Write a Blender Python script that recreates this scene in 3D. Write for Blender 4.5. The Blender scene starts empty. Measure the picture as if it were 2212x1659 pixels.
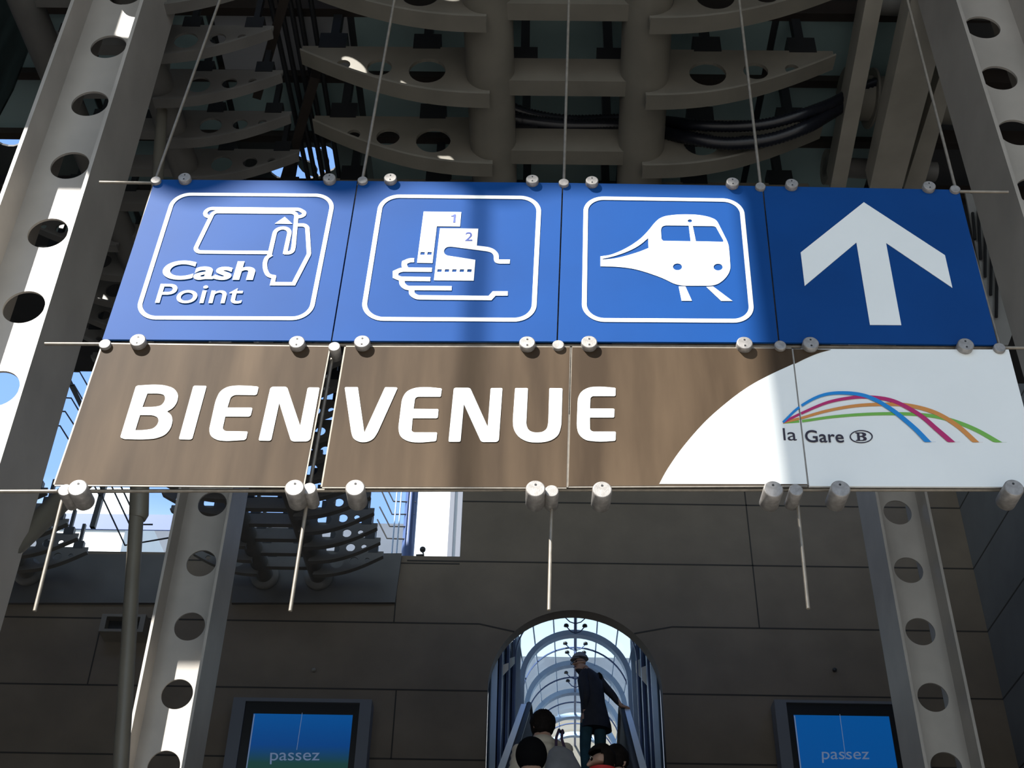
import bpy, bmesh, math, random
from mathutils import Vector, Matrix
random.seed(4)
sc = bpy.context.scene
col = sc.collection
PI = math.pi
# ---------------------------------------------------------------- camera
FPX, PITCH, YAW, ROLL = 2725.3, .64053, -.014539, .021692
CX, CY = 1106.0, 829.5
CAM = Vector((0, 0, 1.6))
_f = Vector((math.sin(YAW)*math.cos(PITCH), math.cos(YAW)*math.cos(PITCH), math.sin(PITCH)))
_r = Vector((math.cos(YAW), -math.sin(YAW), 0)); _u = _r.cross(_f)
RT = math.cos(ROLL)*_r + math.sin(ROLL)*_u
UP = -math.sin(ROLL)*_r + math.cos(ROLL)*_u
FW = _f
cam = bpy.data.objects.new('camera', bpy.data.cameras.new('camera')); col.objects.link(cam)
cam.data.sensor_width = 36; cam.data.lens = FPX/2212*36; cam.data.clip_end = 500; cam.data.clip_start = .05
cam.matrix_world = Matrix(((RT.x, UP.x, -FW.x, CAM.x), (RT.y, UP.y, -FW.y, CAM.y), (RT.z, UP.z, -FW.z, CAM.z), (0, 0, 0, 1)))
sc.camera = cam
def ray(px, py): return RT*((px-CX)/FPX) - UP*((py-CY)/FPX) + FW
def at(px, py, X=None, Y=None, Z=None):
    d = ray(px, py)
    t = (Y-CAM.y)/d.y if Y is not None else (X-CAM.x)/d.x if X is not None else (Z-CAM.z)/d.z
    return CAM + d*t
# ---------------------------------------------------------------- sky, sun, exposure
sc.view_settings.view_transform = 'Standard'; sc.view_settings.look = 'None'
sc.view_settings.gamma = 1; sc.view_settings.use_curve_mapping = False; sc.view_settings.exposure = 0.0
world = bpy.data.worlds.new('sky'); sc.world = world; world.use_nodes = True
wn = world.node_tree; wn.nodes.clear()
tc = wn.nodes.new('ShaderNodeTexCoord'); sx = wn.nodes.new('ShaderNodeSeparateXYZ')
rp = wn.nodes.new('ShaderNodeValToRGB'); bg = wn.nodes.new('ShaderNodeBackground'); wo = wn.nodes.new('ShaderNodeOutputWorld')
wn.links.new(tc.outputs['Generated'], sx.inputs[0]); wn.links.new(sx.outputs['Z'], rp.inputs[0])
wn.links.new(rp.outputs[0], bg.inputs[0]); wn.links.new(bg.outputs[0], wo.inputs[0])
bg.inputs[1].default_value = 1.52
els = rp.color_ramp.elements
els[0].position = 0.0; els[0].color = (.62, .74, .82, 1)
els[1].position = 1.0; els[1].color = (.14, .27, .62, 1)
for p_, c_ in ((.40, (.70, .84, .92, 1)), (.44, (.62, .78, .92, 1)), (.50, (.24, .42, .82, 1)), (.62, (.19, .36, .80, 1))):
    e_ = els.new(p_); e_.color = c_
SUN_EL, SUN_AZ = math.radians(45), math.radians(40)      # sun high behind the viewer's left shoulder
SD = Vector((math.sin(SUN_AZ)*math.cos(SUN_EL), math.cos(SUN_AZ)*math.cos(SUN_EL), -math.sin(SUN_EL)))
sun = bpy.data.objects.new('sun', bpy.data.lights.new('sun', 'SUN')); col.objects.link(sun)
sun.data.energy = 14.0; sun.data.angle = math.radians(.53); sun.data.color = (1, .965, .9)
sun.rotation_euler = SD.to_track_quat('-Z', 'Y').to_euler()
sun.location = (-6, -10, 20)
# ---------------------------------------------------------------- materials
def mat(name, c, rough=.5, metal=0, var=0, scale=8, bump=0, spec=.5, c2=None, stretch=None, emit=None):
    m = bpy.data.materials.new(name); m.use_nodes = True
    nt = m.node_tree; b = nt.nodes['Principled BSDF']
    b.inputs['Roughness'].default_value = rough; b.inputs['Metallic'].default_value = metal
    b.inputs['Specular IOR Level'].default_value = spec
    b.inputs['Base Color'].default_value = (*c, 1)
    if emit: b.inputs['Emission Color'].default_value = (*c, 1); b.inputs['Emission Strength'].default_value = emit
    if var or bump or c2:
        t = nt.nodes.new('ShaderNodeTexCoord'); n = nt.nodes.new('ShaderNodeTexNoise')
        mp = nt.nodes.new('ShaderNodeMapping')
        if stretch: mp.inputs['Scale'].default_value = stretch
        nt.links.new(t.outputs['Object'], mp.inputs[0]); nt.links.new(mp.outputs[0], n.inputs['Vector'])
        n.inputs['Scale'].default_value = scale; n.inputs['Detail'].default_value = 6
        r = nt.nodes.new('ShaderNodeValToRGB')
        r.color_ramp.elements[0].position = .35; r.color_ramp.elements[1].position = .7
        a = tuple(x*(1-var) for x in c); z = c2 or tuple(min(1, x*(1+var)) for x in c)
        r.color_ramp.elements[0].color = (*a, 1); r.color_ramp.elements[1].color = (*z, 1)
        nt.links.new(n.outputs['Fac'], r.inputs[0]); nt.links.new(r.outputs[0], b.inputs['Base Color'])
        if bump:
            bp = nt.nodes.new('ShaderNodeBump'); bp.inputs['Strength'].default_value = bump; bp.inputs['Distance'].default_value = .01
            n2 = nt.nodes.new('ShaderNodeTexNoise'); n2.inputs['Scale'].default_value = scale*6
            nt.links.new(t.outputs['Object'], n2.inputs['Vector'])
            nt.links.new(n2.outputs['Fac'], bp.inputs['Height']); nt.links.new(bp.outputs[0], b.inputs['Normal'])
    return m
M = {
 'blue': mat('sign_blue', (.0015, .047, .200), .57, var=.06, scale=3, spec=.14),
 'white': mat('sign_white', (.80, .82, .80), .6, var=.02, scale=4, spec=.3),
 'brown': mat('sign_brown', (.046, .028, .0145), .6, spec=.13, var=.2, scale=3.0, c2=(.084, .056, .033), stretch=(2.6, 1, .35)),
 'edge': mat('panel_edge', (.22, .22, .22), .4),
 'number': mat('number_blue', (.05, .08, .35), .45),
 'lblue': mat('logo_blue', (.0, .22, .60), .45), 'lpink': mat('logo_pink', (.45, .005, .12), .45),
 'lorange': mat('logo_orange', (.62, .24, .04), .45), 'lgreen': mat('logo_green', (.16, .42, .05), .45),
 'ink': mat('logo_ink', (.02, .012, .025), .5),
 'inox': mat('brushed_stainless', (.24, .21, .17), .42, .35, var=.15, scale=40),
 'puck': mat('dull_stainless', (.30, .28, .26), .5, .45, var=.2, scale=60, bump=.1),
 'hole': mat('dark_hole', (.01, .01, .01), .6),
 'column': mat('light_grey_paint', (.43, .40, .365), .42, var=.10, scale=2.5, bump=.05),
 'pole': mat('grey_tube_paint', (.16, .145, .115), .4, var=.12, scale=3),
 'rib': mat('dim_grey_paint', (.20, .185, .152), .48, var=.10, scale=3, bump=.05),
 'ribfar': mat('dark_grey_paint', (.15, .144, .132), .5, var=.12, scale=3),
 'purlin': mat('dark_brown_steel', (.025, .018, .014), .5, var=.2, scale=4),
 'clamp': mat('black_bracket', (.015, .016, .018), .45),
 'teal': mat('tinted_roof_glass', (.26, .37, .37), .25, var=.08, scale=.8),
 'rafter': mat('rafter_paint', (.37, .345, .29), .5, var=.1, scale=3, bump=.05),
 'grey_glass': mat('grey_roof_glass', (.36, .37, .39), .3, var=.08, scale=1),
 'hose': mat('black_hose', (.008, .009, .014), .35),
 'stone': mat('wall_stone', (.158, .126, .094), .8, var=.12, scale=1.5, bump=.25),
 'stone_side': mat('wall_stone_grey', (.125, .127, .132), .8, var=.10, scale=1.5, bump=.25),
 'joint': mat('stone_joint_dark', (.035, .031, .027), .9),
 'plate': mat('base_plate_steel', (.095, .092, .088), .5, var=.12, scale=2),
 'ground': mat('paving', (.19, .182, .17), .8, var=.12, scale=2),
 'canopy': mat('shade_canopy_underside', (.06, .06, .06), .7, var=.1, scale=2),
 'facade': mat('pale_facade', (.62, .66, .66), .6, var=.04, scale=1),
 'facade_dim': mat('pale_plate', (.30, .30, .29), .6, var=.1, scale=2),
 'bluesteel': mat('blue_steel', (.06, .10, .24), .4),
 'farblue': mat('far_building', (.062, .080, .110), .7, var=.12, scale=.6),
 'archsteel': mat('pale_blue_arch', (.44, .58, .78), .4, var=.05, scale=3),
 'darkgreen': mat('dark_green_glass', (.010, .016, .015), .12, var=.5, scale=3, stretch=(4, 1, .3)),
 'darkglass': mat('dark_blue_glass', (.014, .032, .060), .15, var=.3, scale=.8, stretch=(1, 1, .2)),
 'rail': mat('sky_white_steel', (.85, .86, .84), .35),  # stainless rail cappings; their sky reflection is put in as white
 'black': mat('black_rubber', (.010, .010, .012), .7, spec=.2),
 'bezel': mat('screen_bezel', (.006, .006, .008), .35),
 'frame': mat('screen_frame_grey', (.13, .14, .165), .4),
 'fixture': mat('lamp_box_beige', (.20, .18, .15), .5),
 'skin': mat('skin', (.42, .25, .18), .55), 'hair': mat('dark_hair', (.010, .007, .006), .75, spec=.12, var=.3, scale=40),
 'grey_cap': mat('grey_cap', (.20, .20, .22), .8), 'jacket': mat('navy_jacket', (.014, .014, .022), .8, var=.2, scale=12),
 'trouser': mat('blue_trousers', (.015, .060, .085), .85, var=.2, scale=10), 'shoe': mat('dark_shoe', (.02, .016, .013), .6),
 'puffer': mat('beige_puffer', (.52, .45, .36), .7, var=.10, scale=7), 'bag': mat('grey_bag', (.19, .19, .205), .6, var=.15, scale=9),
 'beanie': mat('black_knit', (.005, .005, .006), .95, spec=.08, bump=.4, scale=30), 'red': mat('red_collar', (.50, .02, .02), .7),
 'strap': mat('purple_strap', (.05, .025, .06), .7),
}
# ---------------------------------------------------------------- building helpers
def link(name, me, m=None, parent=None, smooth=False):
    o = bpy.data.objects.new(name, me); col.objects.link(o)
    if m is not None and len(me.materials) == 0: me.materials.append(m)
    if smooth: me.polygons.foreach_set('use_smooth', [True]*len(me.polygons))
    if parent is not None:
        o.parent = parent; o.matrix_parent_inverse = Matrix.Translation(-parent.location) if parent.type == 'EMPTY' else Matrix.Identity(4)
    return o
def thing(name, label, cat, loc=(0, 0, 0), group=None):
    o = bpy.data.objects.new(name, None); col.objects.link(o); o.location = loc; o.empty_display_size = .1
    return tag(o, label, cat, group)
def tag(o, label, cat, group=None, kind=None):
    o['label'] = label; o['category'] = cat
    if group: o['group'] = group
    if kind: o['kind'] = kind
    return o
def struct(o): o['kind'] = 'structure'; return o
class MB:
    def __init__(s): s.v = []; s.f = []; s.sm = []
    def add(s, vs, fs, smooth=False):
        k = len(s.v); s.v += [Vector(v) for v in vs]; s.f += [[i+k for i in f] for f in fs]; s.sm += [smooth]*len(fs); return s
    def box(s, a, b):
        (x0, y0, z0), (x1, y1, z1) = a, b
        return s.hexa([(x0, y0, z0), (x1, y0, z0), (x1, y1, z0), (x0, y1, z0), (x0, y0, z1), (x1, y0, z1), (x1, y1, z1), (x0, y1, z1)])
    def hexa(s, p): return s.add(p, [(3, 2, 1, 0), (4, 5, 6, 7), (0, 1, 5, 4), (1, 2, 6, 5), (2, 3, 7, 6), (3, 0, 4, 7)])
    def prism(s, poly, off):
        n = len(poly); off = Vector(off); p = [Vector(q) for q in poly]
        return s.add(p+[q+off for q in p], [list(range(n))[::-1], list(range(n, 2*n))]+[(i, (i+1) % n, n+(i+1) % n, n+i) for i in range(n)])
    def bar(s, a, b, w, h, up=(0, 0, 1)):
        a, b = Vector(a), Vector(b); d = (b-a).normalized(); x = d.cross(Vector(up)).normalized()*w/2; y = x.cross(d).normalized()*h/2
        return s.hexa([a-x-y, a+x-y, b+x-y, b-x-y, a-x+y, a+x+y, b+x+y, b-x+y])
    def tube(s, pts, r, n=16, caps=True):
        pts = [Vector(p) for p in pts]; rs = r if isinstance(r, (list, tuple)) else [r]*len(pts)
        k0 = len(s.v); ref = None; vs = []; fs = []
        for i, p in enumerate(pts):
            d = (pts[min(i+1, len(pts)-1)]-pts[max(i-1, 0)]).normalized()
            if ref is None: ref = d.orthogonal().normalized()
            x = (ref-d*ref.dot(d)).normalized(); ref = x; y = d.cross(x)
            vs += [p+(x*math.cos(t)+y*math.sin(t))*rs[i] for t in (2*PI*j/n for j in range(n))]
        for i in range(len(pts)-1):
            fs += [(i*n+j, i*n+(j+1) % n, (i+1)*n+(j+1) % n, (i+1)*n+j) for j in range(n)]
        s.add(vs, fs, True)
        if caps: s.add(vs[:n], [list(range(n))[::-1]]); s.add(vs[-n:], [list(range(n))])
        return s
    def disc(s, c, r, L, axis=(0, 1, 0), n=28, bev=.12):
        c = Vector(c); a = Vector(axis).normalized(); b = r*bev
        return s.tube([c, c+a*b*.0001, c+a*b, c+a*(L-b), c+a*L], [r-b, r-b*.98, r, r, r-b], n)
    def ball(s, c, r, n=16, m=10, sc=(1, 1, 1)):
        c = Vector(c); vs = []; fs = []
        for i in range(m+1):
            t = PI*i/m
            vs += [c+Vector((r*sc[0]*math.sin(t)*math.cos(2*PI*j/n), r*sc[1]*math.sin(t)*math.sin(2*PI*j/n), r*sc[2]*math.cos(t))) for j in range(n)]
        for i in range(m): fs += [(i*n+j, (i+1)*n+j, (i+1)*n+(j+1) % n, i*n+(j+1) % n) for j in range(n)]
        return s.add(vs, fs, True)
    def mesh(s, name):
        me = bpy.data.meshes.new(name); me.from_pydata([tuple(v) for v in s.v], [], s.f); me.validate()
        if len(me.polygons) == len(s.sm): me.polygons.foreach_set('use_smooth', s.sm)
        me.update(); bm = bmesh.new(); bm.from_mesh(me)
        bmesh.ops.recalc_face_normals(bm, faces=bm.faces); bm.to_mesh(me); bm.free(); return me
    def build(s, name, m, parent=None): return link(name, s.mesh(name), m, parent)
def fill(loops, half):                       # 2D loops (holes by nesting) -> thick mesh, local z is the thickness
    cu = bpy.data.curves.new('fill', 'CURVE'); cu.dimensions = '2D'; cu.fill_mode = 'BOTH'; cu.extrude = half
    for lp in loops:
        sp = cu.splines.new('POLY'); sp.points.add(len(lp)-1); sp.use_cyclic_u = True
        for p, q in zip(sp.points, lp): p.co = (q[0], q[1], 0, 1)
    ob = bpy.data.objects.new('fill', cu); col.objects.link(ob)
    me = bpy.data.meshes.new_from_object(ob.evaluated_get(bpy.context.evaluated_depsgraph_get()))
    bpy.data.objects.remove(ob); bpy.data.curves.remove(cu); me.materials.clear(); me.polygons.foreach_set('use_smooth', [False]*len(me.polygons)); return me
def fillmap(name, loops, half, fn, m, parent=None):
    me = fill(loops, half)
    for v in me.vertices: v.co = fn(*v.co)
    bm = bmesh.new(); bm.from_mesh(me); bmesh.ops.remove_doubles(bm, verts=bm.verts, dist=1e-6); bmesh.ops.recalc_face_normals(bm, faces=bm.faces); bm.to_mesh(me); bm.free()
    me.name = name; return link(name, me, m, parent)
def circ(x, y, r, n=40, ry=None): return [(x+r*math.cos(2*PI*i/n), y+(ry or r)*math.sin(2*PI*i/n)) for i in range(n)]
def fillet(pts, closed=True, auto=True, n=6):
    """pts of (x, y) or (x, y, r): rounds each corner with an arc-like curve"""
    out = []; N = len(pts)
    for i, p in enumerate(pts):
        P = Vector(p[:2])
        if not closed and i in (0, N-1): out.append(tuple(P)); continue
        A = Vector(pts[i-1][:2]); B = Vector(pts[(i+1) % N][:2]); a = A-P; b = B-P
        if a.length < 1e-9 or b.length < 1e-9: continue
        ang = PI-a.angle(b)
        if len(p) > 2: t = min(p[2]*math.tan(ang/2), .5*a.length, .5*b.length)
        elif auto and ang < math.radians(52): t = .46*min(a.length, b.length)
        else: out.append(tuple(P)); continue
        s, e = P+a.normalized()*t, P+b.normalized()*t
        w = math.cos(ang/2)
        for k in range(n+1):
            u = k/n; d = (1-u)**2+2*u*(1-u)*w+u*u
            out.append(tuple((s*(1-u)**2+P*(2*u*(1-u)*w)+e*u*u)/d))
    return out
def ribbon(path, w, closed=False):
    """outline loops of a stroke along a 2D path; w constant or list"""
    P = [Vector(p) for p in path]; N = len(P); ws = w if isinstance(w, list) else [w]*N; L = []; R = []
    for i in range(N):
        if closed: a, b = P[i]-P[i-1], P[(i+1) % N]-P[i]
        else: a = P[i]-P[i-1] if i else P[1]-P[0]; b = P[i+1]-P[i] if i < N-1 else P[i]-P[i-1]
        if a.length < 1e-9: a = b
        if b.length < 1e-9: b = a
        a.normalize(); b.normalize(); na = Vector((-a.y, a.x)); nb = Vector((-b.y, b.x)); n = (na+nb)
        n = n.normalized() if n.length > 1e-6 else na
        k = ws[i]/2/max(.5, n.dot(na)); L.append(tuple(P[i]+n*k)); R.append(tuple(P[i]-n*k))
    return [L, R] if closed else [L+R[::-1]]
def catmull(pts, n=8):
    P = [Vector(p) for p in pts]; P = [P[0]*2-P[1]]+P+[P[-1]*2-P[-2]]; out = []
    for i in range(1, len(P)-2):
        a, b, c, d = P[i-1:i+3]
        for k in range(n):
            t = k/n; out.append(.5*((2*b)+(c-a)*t+(2*a-5*b+4*c-d)*t*t+(3*b-a-3*c+d)*t**3))
    out.append(P[-2]); return [tuple(p) for p in out]
# ================================================================= THE SETTING
XW = 16.0                                   # far stone wall
ground = MB().box((-45, -40, -.3), (45, 60, 0)).build('floor', M['ground']); struct(ground)
zl = at(700, 1198, Y=XW).z                  # top of the low part of the far wall
xs = at(997, 1130, Y=XW).x                  # where the wall steps up
xr = (at(2068, 1075, Y=XW).x+at(2198, 1650, Y=XW).x)/2
xa = at(1242, 1480, Y=XW).x                 # arch axis
arch_r = (at(1432, 1520, Y=XW).x-at(1052, 1520, Y=XW).x)/2
arch_c = at(1243, 1318, Y=XW).z-arch_r
arch = [(xa+arch_r, 5.2)]+[(xa+arch_r*math.cos(t), arch_c+arch_r*math.sin(t)) for t in (PI*i/40 for i in range(41))]+[(xa-arch_r, 5.2)]
wall_loop = [(-14, 0), (xr+.6, 0), (xr+.6, 12.6), (xs, 12.6), (xs, zl), (-14, zl)]
wb = fillmap('wall_back', [wall_loop, arch], .12, lambda x, y, z: (x, XW+.12+z, y), M['stone']); struct(wb)
jm = MB()
def joint(p, q, w=.022):
    a, b = at(*p, Y=XW), at(*q, Y=XW)
    d = (b-a).normalized(); n = Vector((-d.z, 0, d.x))*w/2
    jm.prism([a-n, b-n, b+n, a+n], (0, -.003, 0)) if True else 0
jz = [at(1500, y, Y=XW).z for y in (1090, 1220, 1355, 1500, 1650)]
jx = lambda px, py: at(px, py, Y=XW).x
def hj(x0, x1, z, w=.022): jm.box((x0, XW-.003, z-w/2), (x1, XW, z+w/2))
def vj(x, z0, z1, w=.018): jm.box((x-w/2, XW-.003, z0), (x+w/2, XW, z1))
xA, xB = jx(1035, 1355), jx(1452, 1355)
for i, z in enumerate(jz):
    lo = -14
    if i == 0: hj(xs, xr, z)
    elif i == 1: hj(jx(880, 1205), xr, z)
    elif i == 2: hj(-14, xA, z); hj(xB, xr, z)
    else:
        dx = arch_r if z < arch_c else math.sqrt(max(.01, arch_r**2-(z-arch_c)**2))
        hj(-14, xa-dx, z); hj(xa+dx, xr, z)
hj(-14, xs, zl-.12, .02)
for sgn, xx in ((-1, xA), (1, xB)):
    t = math.radians(45); e = (xa+sgn*arch_r*math.cos(t), arch_c+arch_r*math.sin(t)); a = Vector((xx, XW, jz[2])); b = Vector((e[0], XW, e[1]))
    d = (b-a).normalized(); n = Vector((-d.z, 0, d.x))*.011
    jm.prism([a-n, b-n, b+n, a+n], (0, -.003, 0))
vj(jx(1618, 1150), jz[2], 12.5); vj(jx(852, 1330), jz[2], zl-.12); vj(jx(200, 1430), jz[3], jz[2]); vj(jx(850, 1570), jz[4], jz[3])
jo = jm.build('trim_joint', M['joint'], wb); jo['kind'] = 'structure'
wl_ = MB().box((-9.8, -6, 0), (-9.2, 15.2, 12.6)).build('wall_left_blocker', M['stone_side']); struct(wl_)  # unseen wall, added to cut skylight from the left
wr = MB().box((xr, -2.0, 0), (xr+.6, XW, 12.6)).build('wall_right', M['stone_side']); struct(wr)  # stretch towards the camera is unseen, added to darken column sides
jm = MB()
for z in jz+[jz[0]+.98, jz[0]+1.96]: jm.box((xr-.003, -2.0, z-.011), (xr, XW, z+.011))
for y in (13.2, 9.6): jm.box((xr-.003, y-.01, 0), (xr, y+.01, 12.6))
jo = jm.build('trim_joint_right', M['joint'], wr); jo['kind'] = 'structure'
# overhead canopy: added to shade the hall, edge and openings shaped for the wanted shadows
ZC = 10.8
def up_sun(P): return P-SD*((ZC-P.z)/-SD.z*-1) if False else P-SD*((ZC-P.z)/(-SD.z))
D = 3.314                                   # distance of the hanging sign
edge = []
e0 = up_sun(at(1612, 560, Y=D)); sd2 = Vector((SD.x, SD.y)).normalized()
front = up_sun(at(700, 402, Y=D)).y
pxs = [250+i*8 for i in range(118)]
for px in pxs:
    py = 412 + 22*math.cos((px-420)/328*2*PI) if px < 1150 else 420-min(50, (px-1150)*.30)  # edge traced back from the wavy shadow along the sign top
    q = up_sun(at(px, py, Y=D)); edge.append((q.x, q.y))
xl_c = edge[0][0]
far = (e0.x-sd2.x*3.2, e0.y-sd2.y*3.2); near = (e0.x+sd2.x*(edge[-1][1]-e0.y)/sd2.y, edge[-1][1])
edge = [p for p in edge if p[0] < near[0]-.02]
near = (near[0], edge[-1][1])
outer = [(-9.15, 12.2), (-9.15, 2.55), (-5.05, 2.55)]+edge+[near, far, (xr-.03, far[1]), (xr-.03, 12.2)]  # right side runs forward to shade the arrow panel
def slot(pts_px, **k): return [tuple(up_sun(at(*p, **k))[:2]) for p in pts_px]
holes = []
CANOPY = (outer, holes)
# ================================================================= THE SIGN
S2 = lambda px, py: (lambda p: (p.x, p.z))(at(px, py, Y=D))
def sign_decal(name, loops, m, parent, lift=.0016, half=.0008):
    return fillmap(name, loops, half, lambda x, y, z: (x, D-lift-z, y), m, parent)
def zz(pts, z):                              # close-up coordinates -> sign plane (radius kept, in close-up px)
    x0, y0, k = z; out = []
    for p in pts:
        q = S2(x0+p[0]*k, y0+p[1]*k); out.append((*q, p[2]*k/610) if len(p) > 2 else q)
    return out
def text_mesh(body, bold=0):
    cu = bpy.data.curves.new('t', 'FONT'); cu.body = body; cu.size = 1; cu.offset = bold; cu.fill_mode = 'FRONT'; cu.extrude = .0
    ob = bpy.data.objects.new('t', cu); col.objects.link(ob)
    me = bpy.data.meshes.new_from_object(ob.evaluated_get(bpy.context.evaluated_depsgraph_get()))
    bpy.data.objects.remove(ob); bpy.data.curves.remove(cu); me.materials.clear(); me.polygons.foreach_set('use_smooth', [False]*len(me.polygons)); return me
def lettering(name, body, quad, m, parent, Y=D, lift=.0024, bold=0, fit=None):
    """quad: tl, tr, br, bl photo pixels of the text's bounding box, put on the plane at Y"""
    me = text_mesh(body, bold); xsv = [v.co.x for v in me.vertices]; ysv = [v.co.y for v in me.vertices]
    x0, x1, y0, y1 = min(xsv), max(xsv), min(ysv), max(ysv)
    tl, tr, br, bl = [at(*q, Y=Y) for q in quad]
    for v in me.vertices:
        u, w = (v.co.x-x0)/(x1-x0), (v.co.y-y0)/(y1-y0)
        p = (bl*(1-u)+br*u)*(1-w)+(tl*(1-u)+tr*u)*w; v.co = (p.x, Y-lift, p.z)
    bm = bmesh.new(); bm.from_mesh(me)
    g = bmesh.ops.extrude_face_region(bm, geom=bm.faces[:]); bmesh.ops.translate(bm, verts=[e for e in g['geom'] if isinstance(e, bmesh.types.BMVert)], vec=(0, -.001, 0))
    bmesh.ops.recalc_face_normals(bm, faces=bm.faces); bm.to_mesh(me); bm.free()
    me.name = name; return link(name, me, m, parent)
def quadz(q, z): return [(z[0]+a*z[2], z[1]+b*z[2]) for a, b in q]
def panel(name, label, quad, m, group):
    P = [at(*q, Y=D) for q in quad]; c = sum(P, Vector())/4
    t = thing(name, label, 'sign panel', c, group)
    MB().prism(P, (0, .008, 0)).build('plate', m, t); return t
puck_mesh = {}
def standoffs(parent, pts, r, L):
    for px, py in pts:
        c = at(px, py, Y=D-L)
        key = (r, L)
        if key not in puck_mesh:
            me = MB().disc((0, 0, 0), r, L+.03, n=32).mesh('standoff')
            sm = MB(); sm.disc((0, -.0008, r*.45), r*.13, .003, n=12)
            if L < .05: sm.disc((0, -.0008, -r*.45), r*.13, .003, n=12)
            puck_mesh[key] = (me, sm.mesh('screw_hole'))
        o = link('standoff', puck_mesh[key][0], M['puck']); o.parent = parent; o.matrix_parent_inverse = Matrix.Translation(-parent.location); o.location = c
        h = link('screw_hole', puck_mesh[key][1], M['hole']); h.parent = o
ZA, ZB, ZT = (280, 400, .20796), (780, 410, .18083), (1240, 410, .18083)
blue_q = [[(335, 388), (771.5, 391), (714.5, 736), (221, 733)], [(774.5, 391), (1214, 395), (1202, 737.5), (717.5, 736)],
          [(1217, 395), (1646, 402), (1681, 739.5), (1205, 737.6)], [(1649, 402), (2071.5, 410), (2155, 745), (1684.5, 739.5)]]
b1 = panel('sign_panel', 'blue sign panel reading Cash Point with a hand and bank card', blue_q[0], M['blue'], 'blue pictogram panels')
b2 = panel('sign_panel', 'blue sign panel with a hand holding tickets numbered 1 and 2', blue_q[1], M['blue'], 'blue pictogram panels')
b3 = panel('sign_panel', 'blue sign panel with a white train pictogram in a rounded frame', blue_q[2], M['blue'], 'blue pictogram panels')
b4 = panel('sign_panel', 'blue sign panel with a large white arrow pointing up', blue_q[3], M['blue'], 'blue pictogram panels')
W_ = M['white']
def frame(parent, corners, z, r, w):
    c = [(*S2(z[0]+p[0]*z[2], z[1]+p[1]*z[2]), r) for p in corners]
    sign_decal('frame_line', ribbon(fillet(c, True, n=12), w, True), W_, parent)
def stroke(name, paths, z, w, parent):
    """open strokes, each a closed loop; unioned simply by overlapping in one mesh"""
    k = 0; mb = MB()
    for j, p in enumerate(paths):
        lp = ribbon(fillet(zz(p, z), False), w)[0]
        me = fill([lp], .0008); vs = [(v.co.x, D-.0016-.0001*j-v.co.z, v.co.y) for v in me.vertices]; mb.add(vs, [list(f.vertices) for f in me.polygons]); bpy.data.meshes.remove(me)
    return mb.build(name, W_, parent)
frame(b1, [(470, 96), (2124, 110), (1872, 1388), (64, 1380)], ZA, .066, .0155)
stroke('card_and_hand', [
    [(840, 332), (795, 325, 60), (782, 285, 60), (830, 246, 90), (1760, 255, 60), (1822, 290, 50), (1800, 325, 60), (1745, 334)],
    [(1455, 704), (668, 698, 60), (872, 280, 60), (1736, 287, 60), (1704, 640, 40), (1690, 706, 60), (1606, 707)],
    [(1614, 718), (1672, 450, 90), (1520, 448, 90), (1452, 742)],
    [(1738, 418), (1845, 418, 90), (1864, 720, 90), (1704, 1029), (1484, 1028), (1502, 952)],
    [(1515, 958), (1440, 945), (1408, 880), (1405, 810), (1425, 755), (1475, 725)]], ZA, .0155, b1)
sign_decal('card_pointer', [zz([(1612, 333), (1692, 406), (1508, 404)], ZA)], W_, b1)
lettering('lettering', 'Cash', quadz([(378, 788), (1338, 796), (1280, 992), (318, 987)], ZA), W_, b1, bold=.028)
lettering('lettering', 'Point', quadz([(325, 1031), (1205, 1040), (1158, 1236), (265, 1230)], ZA), W_, b1, bold=.004)
frame(b2, [(249, 79), (2130, 98), (2059, 1558), (14, 1545)], ZB, .070, .0165)
sq = lambda x, y, w=52, h=34, s=-6: [(x, y), (x+w, y+1), (x+w+s, y+1+h), (x+s, y+h)]
sign_decal('ticket', [zz([(748, 265), (1197, 271), (1182, 443), (905, 440), (853, 880), (668, 876)], ZB), zz(sq(712, 747), ZB), zz(sq(795, 747), ZB)], W_, b2)
sign_decal('ticket', [fillet(zz([(943, 465), (1400, 470), (1383, 672), (1530, 690), (1600, 720), (1645, 775), (1645, 838, 5), (1778, 838), (1775, 886), (1640, 886), (1600, 872), (1585, 840), (1587, 790), (1560, 755), (1510, 740), (1075, 683), (1020, 688), (988, 725), (992, 765), (1025, 790), (1365, 842), (1345, 1090), (870, 1085)], ZB))]
           + [zz(sq(x, 953), ZB) for x in (914, 1003, 1091, 1181, 1271)], W_, b2)
sign_decal('number', [zz([(1076, 317), (1098, 313), (1112, 301), (1133, 301), (1124, 397), (1099, 397), (1107, 324), (1075, 325)], ZB)], M['number'], b2, lift=.0032)
lettering('number', '2', quadz([(1250, 514), (1336, 514), (1328, 616), (1240, 616)], ZB), M['number'], b2, lift=.0026, bold=.0)
stroke('hand', [[(634, 845), (580, 846), (520, 872), (514, 912), (545, 962)], [(846, 960), (480, 958), (412, 990), (412, 1042), (470, 1068), (828, 1071)],
                [(486, 1080), (490, 1132), (540, 1178), (1082, 1181)], [(604, 1196), (604, 1248), (665, 1290), (1540, 1298), (1590, 1243), (1752, 1243)]], ZB, .0195, b2)
frame(b3, [(142, 102), (1994, 130), (2131, 1570), (119, 1558)], ZT, .068, .0165)
el = lambda x, y, rx, ry: zz(circ(x, y, rx, 28, ry), ZT)
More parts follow.
